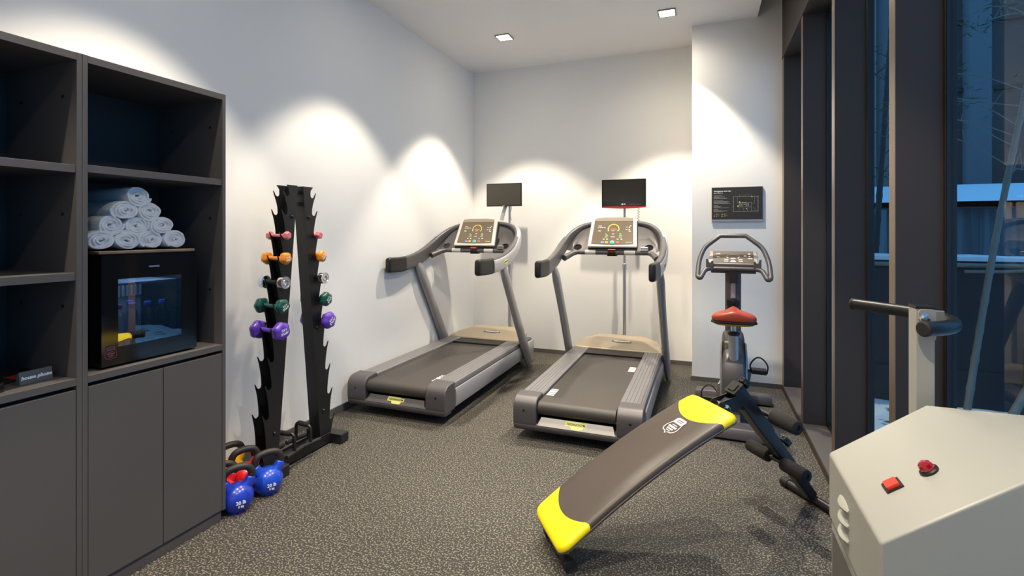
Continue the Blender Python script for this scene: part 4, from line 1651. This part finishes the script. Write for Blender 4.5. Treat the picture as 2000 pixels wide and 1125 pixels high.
b = MB()
stabilizer(b, 0.285, 0.085, 0.080, 0, -0.385)
rf = b.build('rear_foot', M_TG_DARK, bk, 0.006)
b = MB()
stabilizer(b, 0.300, 0.060, 0.075, 0, 0.44)
ff = b.build('front_foot', M_TG_DARK, bk, 0.006)
for par, yy, ww in ((rf, -0.385, 0.22), (ff, 0.44, 0.25)):
    for s in (-1, 1):
        b = MB()
        b.lathe([(0.022, 0), (0.024, 0.004), (0.018, 0.013)], 16, None, Matrix.Translation((s * ww, yy, 0)))
        b.build('rubber_pad', M_RUBBER, par)
b = MB()
b.prism([(-0.36, 0.04), (-0.30, 0.095), (-0.1, 0.16), (0.25, 0.16), (0.44, 0.085), (0.44, 0.04)], -0.045, 0.045, 'x')
b.build('spine', M_TG_DARK, bk, 0.01)
# body shell: narrow, tall, rounded
b = MB()
prof = [(-0.20, 0.10), (-0.27, 0.22), (-0.285, 0.36), (-0.25, 0.48), (-0.17, 0.545), (-0.05, 0.56), (0.05, 0.60), (0.13, 0.66), (0.20, 0.66), (0.27, 0.52), (0.31, 0.36), (0.28, 0.20), (0.20, 0.10)]
rings = []
cxp, czp = 0.0, 0.36
for x, k in ((-0.082, 0.80), (-0.076, 0.90), (-0.060, 0.98), (-0.03, 1.0), (0.03, 1.0), (0.060, 0.98), (0.076, 0.90), (0.082, 0.80)):
    rings.append([(x, cxp + (y - cxp) * k, czp + (z - czp) * k) for y, z in catmull2d(prof)] if False else [(x, cxp + (y - cxp) * k, czp + (z - czp) * k) for y, z in prof])
b.loft(rings)
bs = b.build('body_shell', M_TG_DARK, bk, 0.012, 3)
for s in (-1, 1):
    b = MB()
    o = s * 0.083
    pr = [(0.0 + 0.215 * math.cos(a), 0.36 + 0.235 * math.sin(a)) for a in [2 * PI * k / 36 for k in range(36)]]
    b.loft([[(o, y, z) for y, z in pr], [(o + s * 0.010, y * 0.96, 0.36 + (z - 0.36) * 0.96) for y, z in pr], [(o + s * 0.012, y * 0.86, 0.36 + (z - 0.36) * 0.86) for y, z in pr]])
    b.build('side_disc', M_TG_SILVER, bs, smooth=50)
# seat tube and post
b = MB()
b.sweep([(0, -0.175, 0.42), (0, -0.185, 0.55), (0, -0.20, 0.69)], rrect(0.072, 0.085, 0.03), upv=(0, 1, 0))
b.build('seat_tube', M_TG_SILVER, bk)
b = MB()
b.tube([(0, -0.187, 0.56), (0, -0.195, 0.78)], 0.020, 18)
b.build('seat_post', M_CHROME, bk)
b = MB()
b.lathe([(0.030, 0), (0.041, 0.005), (0.041, 0.022), (0.030, 0.028)], 22, None, Matrix.Translation((0, -0.198, 0.685)))
b.build('seat_collar', M_BLACK, bk)
# saddle: broad rear, short nose pointing to the handlebar
def saddle_ring(z, k, grow=0.0):
    out = [(0.0, -0.128), (0.07, -0.130), (0.125, -0.115), (0.152, -0.075), (0.150, -0.030), (0.120, 0.020), (0.075, 0.070), (0.045, 0.120), (0.030, 0.165), (0.0, 0.180)]
    pts = [(x, y) for x, y in out] + [(-x, y) for x, y in out[-2:0:-1]]
    return [((x * k) * (1 + grow), -0.195 + (y * k), z) for x, y in pts]


b = MB()
R0 = [saddle_ring(0.795, 0.97), saddle_ring(0.805, 1.0), saddle_ring(0.828, 1.02), saddle_ring(0.848, 0.98), saddle_ring(0.858, 0.90), saddle_ring(0.863, 0.66), saddle_ring(0.864, 0.30)]
R1 = []
for ring in R0:
    q = []
    for (x, y, z) in ring:
        dz = 0.024 * math.exp(-(x / 0.030) ** 2) * (1 if z > 0.83 else (0.4 if z > 0.82 else 0)) - 0.016 * (abs(x) / 0.15) ** 4 * (1 if z > 0.83 else 0)
        q.append((x, y, z + dz))
    R1.append(q)
b.loft(R1)
sd = b.build('saddle', M_SEATRED, bk, smooth=60)
sub = sd.modifiers.new('subsurf', 'SUBSURF')
sub.levels = sub.render_levels = 2
b = MB()
b.loft([saddle_ring(0.784, 1.0), saddle_ring(0.788, 1.02), saddle_ring(0.797, 1.015), saddle_ring(0.799, 0.99)])
b.build('saddle_rim', M_RUBBER, sd)
b = MB()
b.loft([saddle_ring(0.768, 0.80), saddle_ring(0.774, 0.88), saddle_ring(0.7845, 0.90)])
b.build('saddle_base', mat('saddle_yellow', lin(206, 178, 40), 0.5), sd)
# handle column
b = MB()
b.sweep(catmull([(0, 0.17, 0.52), (0, 0.165, 0.75), (0, 0.15, 1.0), (0, 0.14, 1.13)], 4), rrect(0.118, 0.075, 0.026), upv=(0, 1, 0))
b.build('handle_column', M_TG_DARK, bk)
b = MB()
b.sweep([(0, 0.128, 0.70), (0, 0.112, 1.0), (0, 0.104, 1.08)], rrect(0.036, 0.012, 0.005), upv=(0, 1, 0))
b.build('column_strip', M_TG_SILVER, bk)
b = MB()
b.box(-0.030, 0.030, 0.065, 0.115, 1.045, 1.165)
b.build('column_clamp', M_BLACK, bk, 0.005)
b = MB()
M = Matrix.Translation((0, 0.128, 0.885)) @ Matrix.Rotation(PI / 2, 4, 'X')
b.lathe([(0.010, 0), (0.012, 0.012), (0.034, 0.016), (0.038, 0.022), (0.034, 0.034), (0.02, 0.038)], 20, None, M)
for k in range(2):
    b.box(-0.045 + k * 0.06, -0.015 + k * 0.06, 0.085, 0.115, 0.865, 0.905)
b.build('bottle_holder', M_BLACK, bk)
# handlebar: loop over the console and drop ends
b = MB()
hb = fillet([(-0.095, 0.20, 1.418), (-0.215, 0.16, 1.325), (-0.255, 0.10, 1.215), (-0.262, 0.015, 1.092), (-0.240, -0.010, 1.082), (-0.205, 0.06, 1.150), (-0.16, 0.075, 1.158)], 0.05, 5)
full = hb[::-1] + [Vector((-p.x, p.y, p.z)) for p in hb]
b.tube(full, 0.0185, 14)
b.tube([(-0.165, 0.075, 1.158), (0.165, 0.075, 1.158)], 0.0165, 14)
b.build('handlebar', M_TG_DARK, bk)
# console
MCB = Matrix.Translation((0, 0.085, 1.168)) @ Matrix.Rotation(math.radians(28), 4, 'X')
b = MB()
flat(b, [(-0.175, 0.0), (0.175, 0.0), (0.182, 0.03), (0.178, 0.205), (-0.178, 0.205), (-0.182, 0.03)], 0.034, MCB)
b.build('console_frame', mat('bike_console_grey', lin(150, 146, 138), 0.4, 0.1), bk, 0.008, 3)
b = MB()
flat(b, [(-0.150, 0.010), (0.150, 0.010), (0.150, 0.195), (-0.150, 0.195)], 0.002, MCB @ Matrix.Translation((0, 0, 0.034)))
cfp = b.build('console_face', mat('bike_console_face', lin(78, 68, 58), 0.4), bk)
MFB = MCB @ Matrix.Translation((0, 0, 0.0365))
b = MB()
vs = []
for k in range(25):
    a = math.radians(180 - 180 * k / 24)
    for rr in (0.046, 0.052):
        vs.append((rr * math.cos(a), 0.095 + rr * math.sin(a), 0.0004))
b.add(vs, [(2 * k, 2 * k + 1, 2 * k + 3, 2 * k + 2) for k in range(24)], None, MFB)
b.build('gauge_ring', M_GREYPRINT, cfp, fix=False)
b = MB()
for (x, y, w, h) in ((-0.11, 0.15, 0.03, 0.008), (-0.11, 0.10, 0.02, 0.01), (-0.05, 0.06, 0.03, 0.008), (-0.05, 0.035, 0.03, 0.008), (0.0, 0.08, 0.035, 0.010), (0.0, 0.05, 0.03, 0.007), (0.0, 0.03, 0.04, 0.008), (0.055, 0.06, 0.03, 0.008),
                     (0.055, 0.035, 0.03, 0.008), (0.09, 0.12, 0.02, 0.01), (0.12, 0.15, 0.014, 0.014), (0.12, 0.11, 0.014, 0.014), (0.125, 0.08, 0.03, 0.008), (-0.04, 0.09, 0.01, 0.01), (0.04, 0.09, 0.01, 0.01)):
    b.box(x - w / 2, x + w / 2, y - h / 2, y + h / 2, 0, 0.0006, None, MFB)
b.build('legend', M_WHITEPRINT, cfp)
for s in (-1, 1):
    b = MB()
    b.prism([(s * 0.145, 1.168), (s * 0.200, 1.168), (s * 0.200, 1.235), (s * 0.186, 1.235), (s * 0.180, 1.208), (s * 0.165, 1.205), (s * 0.158, 1.220), (s * 0.145, 1.220)], 0.056, 0.072, 'y')
    b.build('reading_rack', M_TG_DARK, bk, 0.003)
b = MB()
b.box(-0.165, 0.165, 0.10, 0.26, 1.120, 1.140)
b.build('console_tray', M_TG_DARK, bk, 0.006)
b = MB()
Mbd = place((-0.045, -0.172, 0.60), (1, 0, 0), (0, 0, 1))
b.box(-0.062, -0.030, -0.02, -0.006, 0.588, 0.600)
b.build('badge', M_BADGE, bk)
# cranks and pedals
for s, ca in ((1, math.radians(62)), (-1, math.radians(62) + PI)):
    cx, cy, cz = s * 0.097, 0.06, 0.245
    ex, ez = cy - 0.165 * math.cos(ca) * 1.0, cz + 0.165 * math.sin(ca)
    b = MB()
    b.sweep([(cx, cy, cz), (cx + s * 0.018, ex, ez)], rrect(0.014, 0.030, 0.006), upv=(1, 0, 0))
    b.lathe([(0.026, 0), (0.026, 0.010), (0.018, 0.014)], 20, None, Matrix.Translation((cx - s * 0.008, cy, cz)) @ Matrix.Rotation(s * PI / 2, 4, 'Y'))
    cr = b.build('crank', M_STEEL, bk)
    px = cx + s * 0.028
    b = MB()
    a, c = sorted((px, px + s * 0.105))
    b.box(a, c, ex - 0.045, ex + 0.045, ez - 0.016, ez + 0.016)
    b.cyl((cx, ex, ez), (px + s * 0.005, ex, ez), 0.008, 10)
    pdl = b.build('pedal', M_BLACK, bk, 0.006)
    b = MB()
    arc = catmull([(a - 0.002, ex - 0.015, ez - 0.012), (a - 0.006, ex - 0.012, ez + 0.05), ((a + c) / 2 - 0.02, ex, ez + 0.098), ((a + c) / 2 + 0.02, ex, ez + 0.098), (c + 0.006, ex - 0.012, ez + 0.05), (c + 0.002, ex - 0.015, ez - 0.012)], 5)
    b.sweep(arc, rrect(0.030, 0.004, 0.0015), upv=(0, 1, 0)) if False else b.tube(arc, 0.0055, 8)
    b.build('toe_strap', M_RUBBER, pdl)

# ================================================================== SIT-UP BENCH
BTH = 0.63441
BW = 0.1725
sb = thing('sit_up_bench', 'curved yellow and brown sit-up bench with black leg rollers in the foreground', 'sit-up bench', (-0.672, 2.142, 0), BTH)
BL, BZ0, BZ1, BUL = 0.893, 0.121, 0.610, 0.040


def bench_z(u):
    return BZ0 + (BZ1 - BZ0) * u + BUL * 4 * u * (1 - u)


def vinyl_two_tone():
    m = bpy.data.materials.new('bench_vinyl')
    m.use_nodes = True
    nt = m.node_tree
    N = nt.nodes.new
    p = nt.nodes['Principled BSDF']
    p.inputs['Roughness'].default_value = 0.36
    tc = N('ShaderNodeTexCoord')
    sp = N('ShaderNodeSeparateXYZ')
    nt.links.new(tc.outputs['Object'], sp.inputs[0])

    def mth(op, a, b_=None):
        q = N('ShaderNodeMath')
        q.operation = op
        for i, v in enumerate((a, b_)):
            if v is None:
                continue
            if isinstance(v, (int, float)):
                q.inputs[i].default_value = v
            else:
                nt.links.new(v, q.inputs[i])
        return q.outputs[0]
    yn = mth('DIVIDE', sp.outputs['Y'], BW)
    q = mth('SUBTRACT', 1.0, mth('MULTIPLY', yn, yn))
    lo = mth('LESS_THAN', sp.outputs['X'], mth('SUBTRACT', 0.150, mth('MULTIPLY', q, 0.062)))
    hi = mth('GREATER_THAN', sp.outputs['X'], mth('SUBTRACT', 0.812, mth('MULTIPLY', q, 0.082)))
    fac = mth('MAXIMUM', lo, hi)
    mx = N('ShaderNodeMix')
    mx.data_type = 'RGBA'
    nt.links.new(fac, mx.inputs['Factor'])
    mx.inputs['A'].default_value = lin(74, 65, 59)
    mx.inputs['B'].default_value = lin(250, 222, 14)
    nt.links.new(mx.outputs['Result'], p.inputs['Base Color'])
    nz = N('ShaderNodeTexNoise')
    nz.inputs['Scale'].default_value = 420
    nt.links.new(tc.outputs['Object'], nz.inputs['Vector'])
    bp = N('ShaderNodeBump')
    bp.inputs['Strength'].default_value = 0.18
    bp.inputs['Distance'].default_value = 0.002
    nt.links.new(nz.outputs['Fac'], bp.inputs['Height'])
    nt.links.new(bp.outputs['Normal'], p.inputs['Normal'])
    return m


def pad_half_width(u):
    x = u * BL
    r = 0.045
    d = min(x, BL - x)
    if d >= r:
        return BW
    return BW - r + math.sqrt(max(0.0, r * r - (r - d) ** 2))


b = MB()
rings = []
us = [0.0, 0.004, 0.012, 0.024, 0.040] + [0.06 + 0.88 * k / 28 for k in range(29)] + [0.960, 0.976, 0.988, 0.996, 1.0]
for u in us:
    hw = pad_half_width(u) if 0 < u < 1 else BW - 0.043
    x = u * BL
    zt = bench_z(u)
    du = 0.01
    sl = (bench_z(min(1, u + du)) - bench_z(max(0, u - du))) / ((min(1, u + du) - max(0, u - du)) * BL)
    nl = math.sqrt(1 + sl * sl)
    nx, nz = -sl / nl, 1 / nl
    e = min(u, 1 - u) * BL
    edge = min(1.0, e / 0.02)
    T = 0.022 + 0.022 * math.sqrt(edge)
    sec = [(-hw + 0.006, 0), (-hw, 0.008), (-hw, T * 0.55), (-hw + 0.006, T * 0.82), (-hw + 0.020, T * 0.96), (-hw * 0.5, T), (0, T + 0.001), (hw * 0.5, T),
           (hw - 0.020, T * 0.96), (hw - 0.006, T * 0.82), (hw, T * 0.55), (hw, 0.008), (hw - 0.006, 0)]
    rings.append([(x + nx * (h - 0.044), y, zt + nz * (h - 0.044)) for y, h in sec])
b.loft(rings)
pad = b.build('pad', vinyl_two_tone(), sb, smooth=60)
# seam piping round the rim
b = MB()
loopL, loopR = [], []
for r_ in rings:
    loopL.append(Vector(r_[1]).lerp(Vector(r_[2]), 0.3))
    loopR.append(Vector(r_[11]).lerp(Vector(r_[10]), 0.3))
b.tube(loopL + loopR[::-1], 0.0042, 8, loop=True)
b.build('piping', M_VINYL, pad)
# shield print on the pad
us_ = 0.735
x = us_ * BL
sl = (bench_z(us_ + 0.01) - bench_z(us_ - 0.01)) / (0.02 * BL)
Mx = place((x, -0.005, bench_z(us_) + 0.0022), (0, -1, 0), (1, 0, sl))
b = MB()
shield(b, Mx, 0.088, M_PINKPRINT, M_PINKPRINT, M_DULLPINK)
b.build('shield_print', M_PINKPRINT, pad, fix=False)
# frame under the pad
b = MB()
pts = []
for k in range(15):
    u = 0.04 + 0.98 * k / 14
    pts.append((u * BL, 0, bench_z(min(u, 1)) - 0.066 + (0.0 if u <= 1 else (u - 1) * 0.3)))
b.sweep(pts, rrect(0.05, 0.032, 0.005))
b.sweep([(0.075, 0, 0.03), (0.065, 0, 0.085)], rrect(0.04, 0.03, 0.005), upv=(1, 0, 0))
b.build('frame_rail', M_BLACKMETAL, sb)
b = MB()
b.cyl((0.075, -0.125, 0.030), (0.075, 0.125, 0.030), 0.022, 18)
fb = b.build('front_foot', M_BLACKMETAL, sb)
for s in (-1, 1):
    b = MB()
    M = Matrix.Translation((0.075, s * 0.105, 0.030)) @ Matrix.Rotation(-s * PI / 2, 4, 'X')
    b.lathe([(0.029, 0), (0.030, 0.004), (0.030, 0.030), (0.027, 0.035), (0.022, 0.033), (0.019, 0.035), (0.013, 0.033), (0.010, 0.035), (0.002, 0.034)], 24, None, M)
    b.build('rubber_end', M_RUBBER, fb)
# leg post with adjusting knobs
P0, P1 = Vector((1.005, 0.0, 0.672)), Vector((1.515, 0.035, 0.045))
d = (P1 - P0).normalized()
b = MB()
b.sweep([P0, P0.lerp(P1, 0.40)], rrect(0.070, 0.070, 0.006), upv=(1, 0, 0.8))
b.build('upper_post', M_BLACKMETAL, sb)
b = MB()
b.sweep([P0.lerp(P1, 0.34), P0.lerp(P1, 0.70)], rrect(0.062, 0.062, 0.005), upv=(1, 0, 0.8))
b.sweep([P0.lerp(P1, 0.60), P1], rrect(0.054, 0.054, 0.005), upv=(1, 0, 0.8))
b.build('lower_post', M_BLACKMETAL, sb)
b = MB()
b.sweep([P0 - d * 0.003, P0 + d * 0.006], rrect(0.072, 0.072, 0.006), upv=(1, 0, 0.8))
b.sweep([P0 - d * 0.009, P0 - d * 0.003], rrect(0.044, 0.044, 0.006), upv=(1, 0, 0.8))
b.build('post_cap', M_RUBBER, sb)
b = MB()
q = P0.lerp(P1, 0.16)
b.sweep([(0.90, 0, 0.560), (0.97, 0, 0.600), tuple(q)], rrect(0.045, 0.045, 0.005))
for s in (-1, 1):
    b.prism([(0.86, 0.535), (0.90, 0.615), (1.05, 0.650), (1.08, 0.60)], s * 0.030 - 0.002, s * 0.030 + 0.002, 'y')
b.build('hinge_bracket', M_BLACKMETAL, sb)
b = MB()
b.cyl((0.925, -0.052, 0.600), (0.925, 0.052, 0.600), 0.009, 14)
hp = b.build('hinge_pin', M_CHROME, sb)
b = MB()
b.tube([(0.925 + 0.022 * math.sin(2 * PI * k / 20), -0.050, 0.578 + 0.022 * math.cos(2 * PI * k / 20)) for k in range(20)], 0.0018, 6, loop=True)
b.build('pin_ring', M_CHROME, hp)
outn = Vector((-d.z, 0, d.x)).normalized()


def knob(p):
    M = place(p, Vector((0, 1, 0)), d * -1)
    b = MB()
    n = 24
    rings = []
    for z, k in ((0.026, 0.55), (0.030, 0.95), (0.034, 1.0), (0.052, 1.0), (0.056, 0.92), (0.057, 0.5)):
        rings.append([((0.027 * k * (1 - 0.12 * (0.5 + 0.5 * math.cos(8 * 2 * PI * j / n * 1.0)))) * math.cos(2 * PI * j / n), (0.027 * k * (1 - 0.12 * (0.5 + 0.5 * math.cos(8 * 2 * PI * j / n)))) * math.sin(2 * PI * j / n), z) for j in range(n)])
    b.loft(rings, M_GLOSSBLACK, M)
    b.tube([(0, 0, 0.0), (0, 0, 0.03)], 0.009, 12, M_CHROME, M)
    b.build('adjusting_knob', M_GLOSSBLACK, sb)


def side_dir(p):
    return place(p, Vector((0, 1, 0)), d * -1)


Nn = Vector((0, 1, 0)).cross(d * -1).normalized()
if Nn.x < 0:
    Nn = -Nn


def knob2(f):
    p = P0.lerp(P1, f) + Nn * 0.022
    X = Vector((0, 1, 0))
    Y = Nn.cross(X)
    M = Matrix.Translation(p) @ Matrix((X, Y, Nn)).transposed().to_4x4()
    b = MB()
    n = 40
    rings = []
    for z, k in ((0.022, 0.55), (0.026, 0.95), (0.030, 1.0), (0.050, 1.0), (0.054, 0.92), (0.055, 0.5)):
        ring = []
        for j in range(n):
            a = 2 * PI * j / n
            r = 0.029 * k * (1 - 0.07 * (1 + math.cos(8 * a)))
            ring.append((r * math.cos(a), r * math.sin(a), z))
        rings.append(ring)
    b.loft(rings, M_GLOSSBLACK, M)
    b.tube([(0, 0, 0.0), (0, 0, 0.025)], 0.009, 12, M_CHROME, M)
    b.build('adjusting_knob', M_GLOSSBLACK, sb)


knob2(0.035)
knob2(0.565)


def roller_bar(f, off, r0, L, gap, shift=0.0):
    p = P0.lerp(P1, f) + Nn * off
    b = MB()
    b.cyl(p + Vector((0, -(gap + L), 0)), p + Vector((0, gap + L, 0)), 0.011, 12)
    rb = b.build('roller_bar', M_BLACKMETAL, sb)
    for s in (-1, 1):
        b = MB()
        a, c = gap, gap + L + 0.008
        pts, rs = [], []
        for t_, k in ((0, 0.72), (0.03, 0.94), (0.08, 1.0), (0.5, 1.02), (0.92, 1.0), (0.97, 0.94), (1.0, 0.74), (1.0, 0.40), (0.93, 0.34)):
            pts.append(p + Vector((0, s * (a + (c - a) * t_), 0)))
            rs.append(r0 * k)
        n = 22
        rings = [[q_ + Vector((r_ * math.cos(2 * PI * j / n), 0, r_ * math.sin(2 * PI * j / n))) for j in range(n)] for q_, r_ in zip(pts, rs)]
        b.loft(rings)
        b.build('foam_roller', M_FOAM, sb)


roller_bar(0.27, 0.046, 0.034, 0.15, 0.075)
roller_bar(0.605, -0.040, 0.034, 0.14, 0.045)
b = MB()
b.cyl((1.53, -0.20, 0.026), (1.53, 0.225, 0.026), 0.022, 18)
rt_ = b.build('rear_foot', M_BLACKMETAL, sb)
for s, y in ((-1, -0.20), (1, 0.225)):
    b = MB()
    M = Matrix.Translation((1.53, y - s * 0.035, 0.026)) @ Matrix.Rotation(-s * PI / 2, 4, 'X')
    b.lathe([(0.0255, 0), (0.026, 0.003), (0.026, 0.045), (0.022, 0.050), (0.002, 0.051)], 20, None, M)
    b.build('rubber_end', M_RUBBER, rt_)

# ================================================================== BELT MASSAGE MACHINE (right foreground)
bm_ = thing('belt_massager', 'ivory metal belt massage machine with a black handlebar in the right foreground', 'exercise machine', (0.42, 1.25, 0))
ox, oy = 0.42, 1.25
xa, y0, y1, zA, zD, zB = 0.290, 1.060, 1.450, 0.900, 1.043, 0.744
xd, xe = 0.487, 0.669
b = MB()
b.prism([(xa - ox, zB), (xe - ox, zB), (xe - ox, zD), (xd - ox, zD), (xa - ox, zA)], y0 - oy, y1 - oy, 'y')
hd = b.build('motor_housing', M_MACH, bm_, 0.006, 3)
# push button and lamp on the slanted panel
v = Vector((xd - xa, 0, zD - zA)).normalized()
nrm = Vector((-v.z, 0, v.x))


def on_panel(u, y):
    return Vector((xa - ox, y - oy, zA)) + v * u


def panel_M(u, y):
    X = Vector((0, -1, 0))
    return place(on_panel(u, y), X, v) if (X.cross(v)).dot(nrm) > 0 else place(on_panel(u, y), -X, v)


PB = panel_M(0.075, 1.203)
b = MB()
flat(b, rrect(0.037, 0.034, 0.002, 2), 0.003, PB)
pb = b.build('button_bezel', M_BLACK, bm_)
b = MB()
flat(b, rrect(0.027, 0.025, 0.002, 2), 0.009, PB)
b.build('push_button', M_REDBTN, pb, 0.001)
PL = panel_M(0.146, 1.198)
b = MB()
b.lathe([(0.017, 0), (0.017, 0.004), (0.0145, 0.006)], 26, None, PL)
lp = b.build('lamp_bezel', M_BLACK, bm_)
b = MB()
b.lathe([(0.0135, 0.005), (0.0138, 0.010), (0.0115, 0.016), (0.007, 0.020), (0.001, 0.021)], 10, None, PL)
b.build('indicator_lamp', M_LENS, lp, smooth=0)
# pressed louvres in the side
for k in range(3):
    zb_ = 0.849 - k * 0.033
    b = MB()
    rings = []
    for t_ in range(9):
        u = t_ / 8
        k_ = math.sin(PI * min(max(u, 0.03), 0.97)) ** 0.5
        yc_ = 1.262 + u * 0.072 - oy
        rings.append([(xa - ox + 0.001, yc_, zb_ - 0.011 * k_), (xa - ox - 0.009 * k_, yc_, zb_ - 0.010 * k_), (xa - ox - 0.012 * k_, yc_, zb_ - 0.003 * k_),
                      (xa - ox - 0.006 * k_, yc_, zb_ + 0.006 * k_), (xa - ox + 0.001, yc_, zb_ + 0.010 * k_)])
    b.loft(rings)
    b.build('louvre', M_MACH, hd)
b = MB()
b.box(xa + 0.004 - ox, xe - 0.01 - ox, y0 + 0.012 - oy, y1 - 0.008 - oy, 0.04, zB)
pdm = b.build('pedestal', M_MACH, bm_, 0.004)
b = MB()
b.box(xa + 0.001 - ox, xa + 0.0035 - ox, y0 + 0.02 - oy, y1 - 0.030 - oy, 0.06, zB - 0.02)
b.build('side_panel', M_MACHDARK, pdm)  # dark sheet paints the housing's shadow onto the pedestal side
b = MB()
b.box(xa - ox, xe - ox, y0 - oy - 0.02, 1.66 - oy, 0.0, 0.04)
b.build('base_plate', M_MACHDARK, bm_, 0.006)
# column and handlebar
cx0, cx1, cy0, cy1, zt = 0.484, 0.522, 1.500, 1.549, 1.262
b = MB()
b.box(cx0 - ox, cx1 - ox, cy0 - oy, cy1 - oy, 0.04, zt)
col_ = b.build('column', M_MACH, bm_, 0.002)
bx('column_cap', cx0 - ox - 0.001, cx1 - ox + 0.001, cy0 - oy - 0.001, cy1 - oy + 0.001, zt, zt + 0.006, M_BLACK, bm_, 0.001)
hz = 1.219
path = [(0.448, 1.895, hz), (0.500, 1.830, hz), (0.553, 1.765, hz), (0.582, 1.705, hz), (0.592, 1.640, hz), (0.584, 1.575, hz), (0.562, 1.525, hz), (0.526, 1.487, hz), (0.488, 1.463, hz)]
path = [(x - ox, y - oy, z) for x, y, z in path]
cp_ = catmull(path, 6)
b = MB()
b.tube(cp_, 0.0175, 20)
hb_ = b.build('handlebar', M_BLACKMETAL, bm_)
for p, q in ((cp_[0], cp_[1]), (cp_[-1], cp_[-2])):
    b = MB()
    dd = (Vector(p) - Vector(q)).normalized()
    b.tube([Vector(p) - dd * 0.004, Vector(p) + dd * 0.003, Vector(p) + dd * 0.006], [0.0185, 0.0185, 0.015], 20)
    b.build('end_plug', M_RUBBER, hb_)
b = MB()
flat(b, rrect(0.036, 0.078, 0.010, 4), 0.004, place((0.505 - ox, cy0 - oy - 0.0005, hz + 0.004), (1, 0, 0), (0, 0, 1)))
b.build('bracket', M_MACH, bm_, 0.001)
b = MB()
b.box(cx1 - ox, 0.558 - ox, 1.548 - oy, 1.553 - oy, hz + 0.004, hz + 0.034)
b.build('rear_bracket', M_MACH, bm_, 0.001)
b = MB()
b.lathe([(0.0125, 0), (0.0125, 0.003), (0.011, 0.004), (0.010, 0.009), (0.004, 0.011)], 6, None, place((0.498 - ox, cy0 - oy - 0.0045, hz + 0.022), (1, 0, 0), (0, 0, 1)))
b.build('bolt', M_CHROME, bm_, smooth=0)
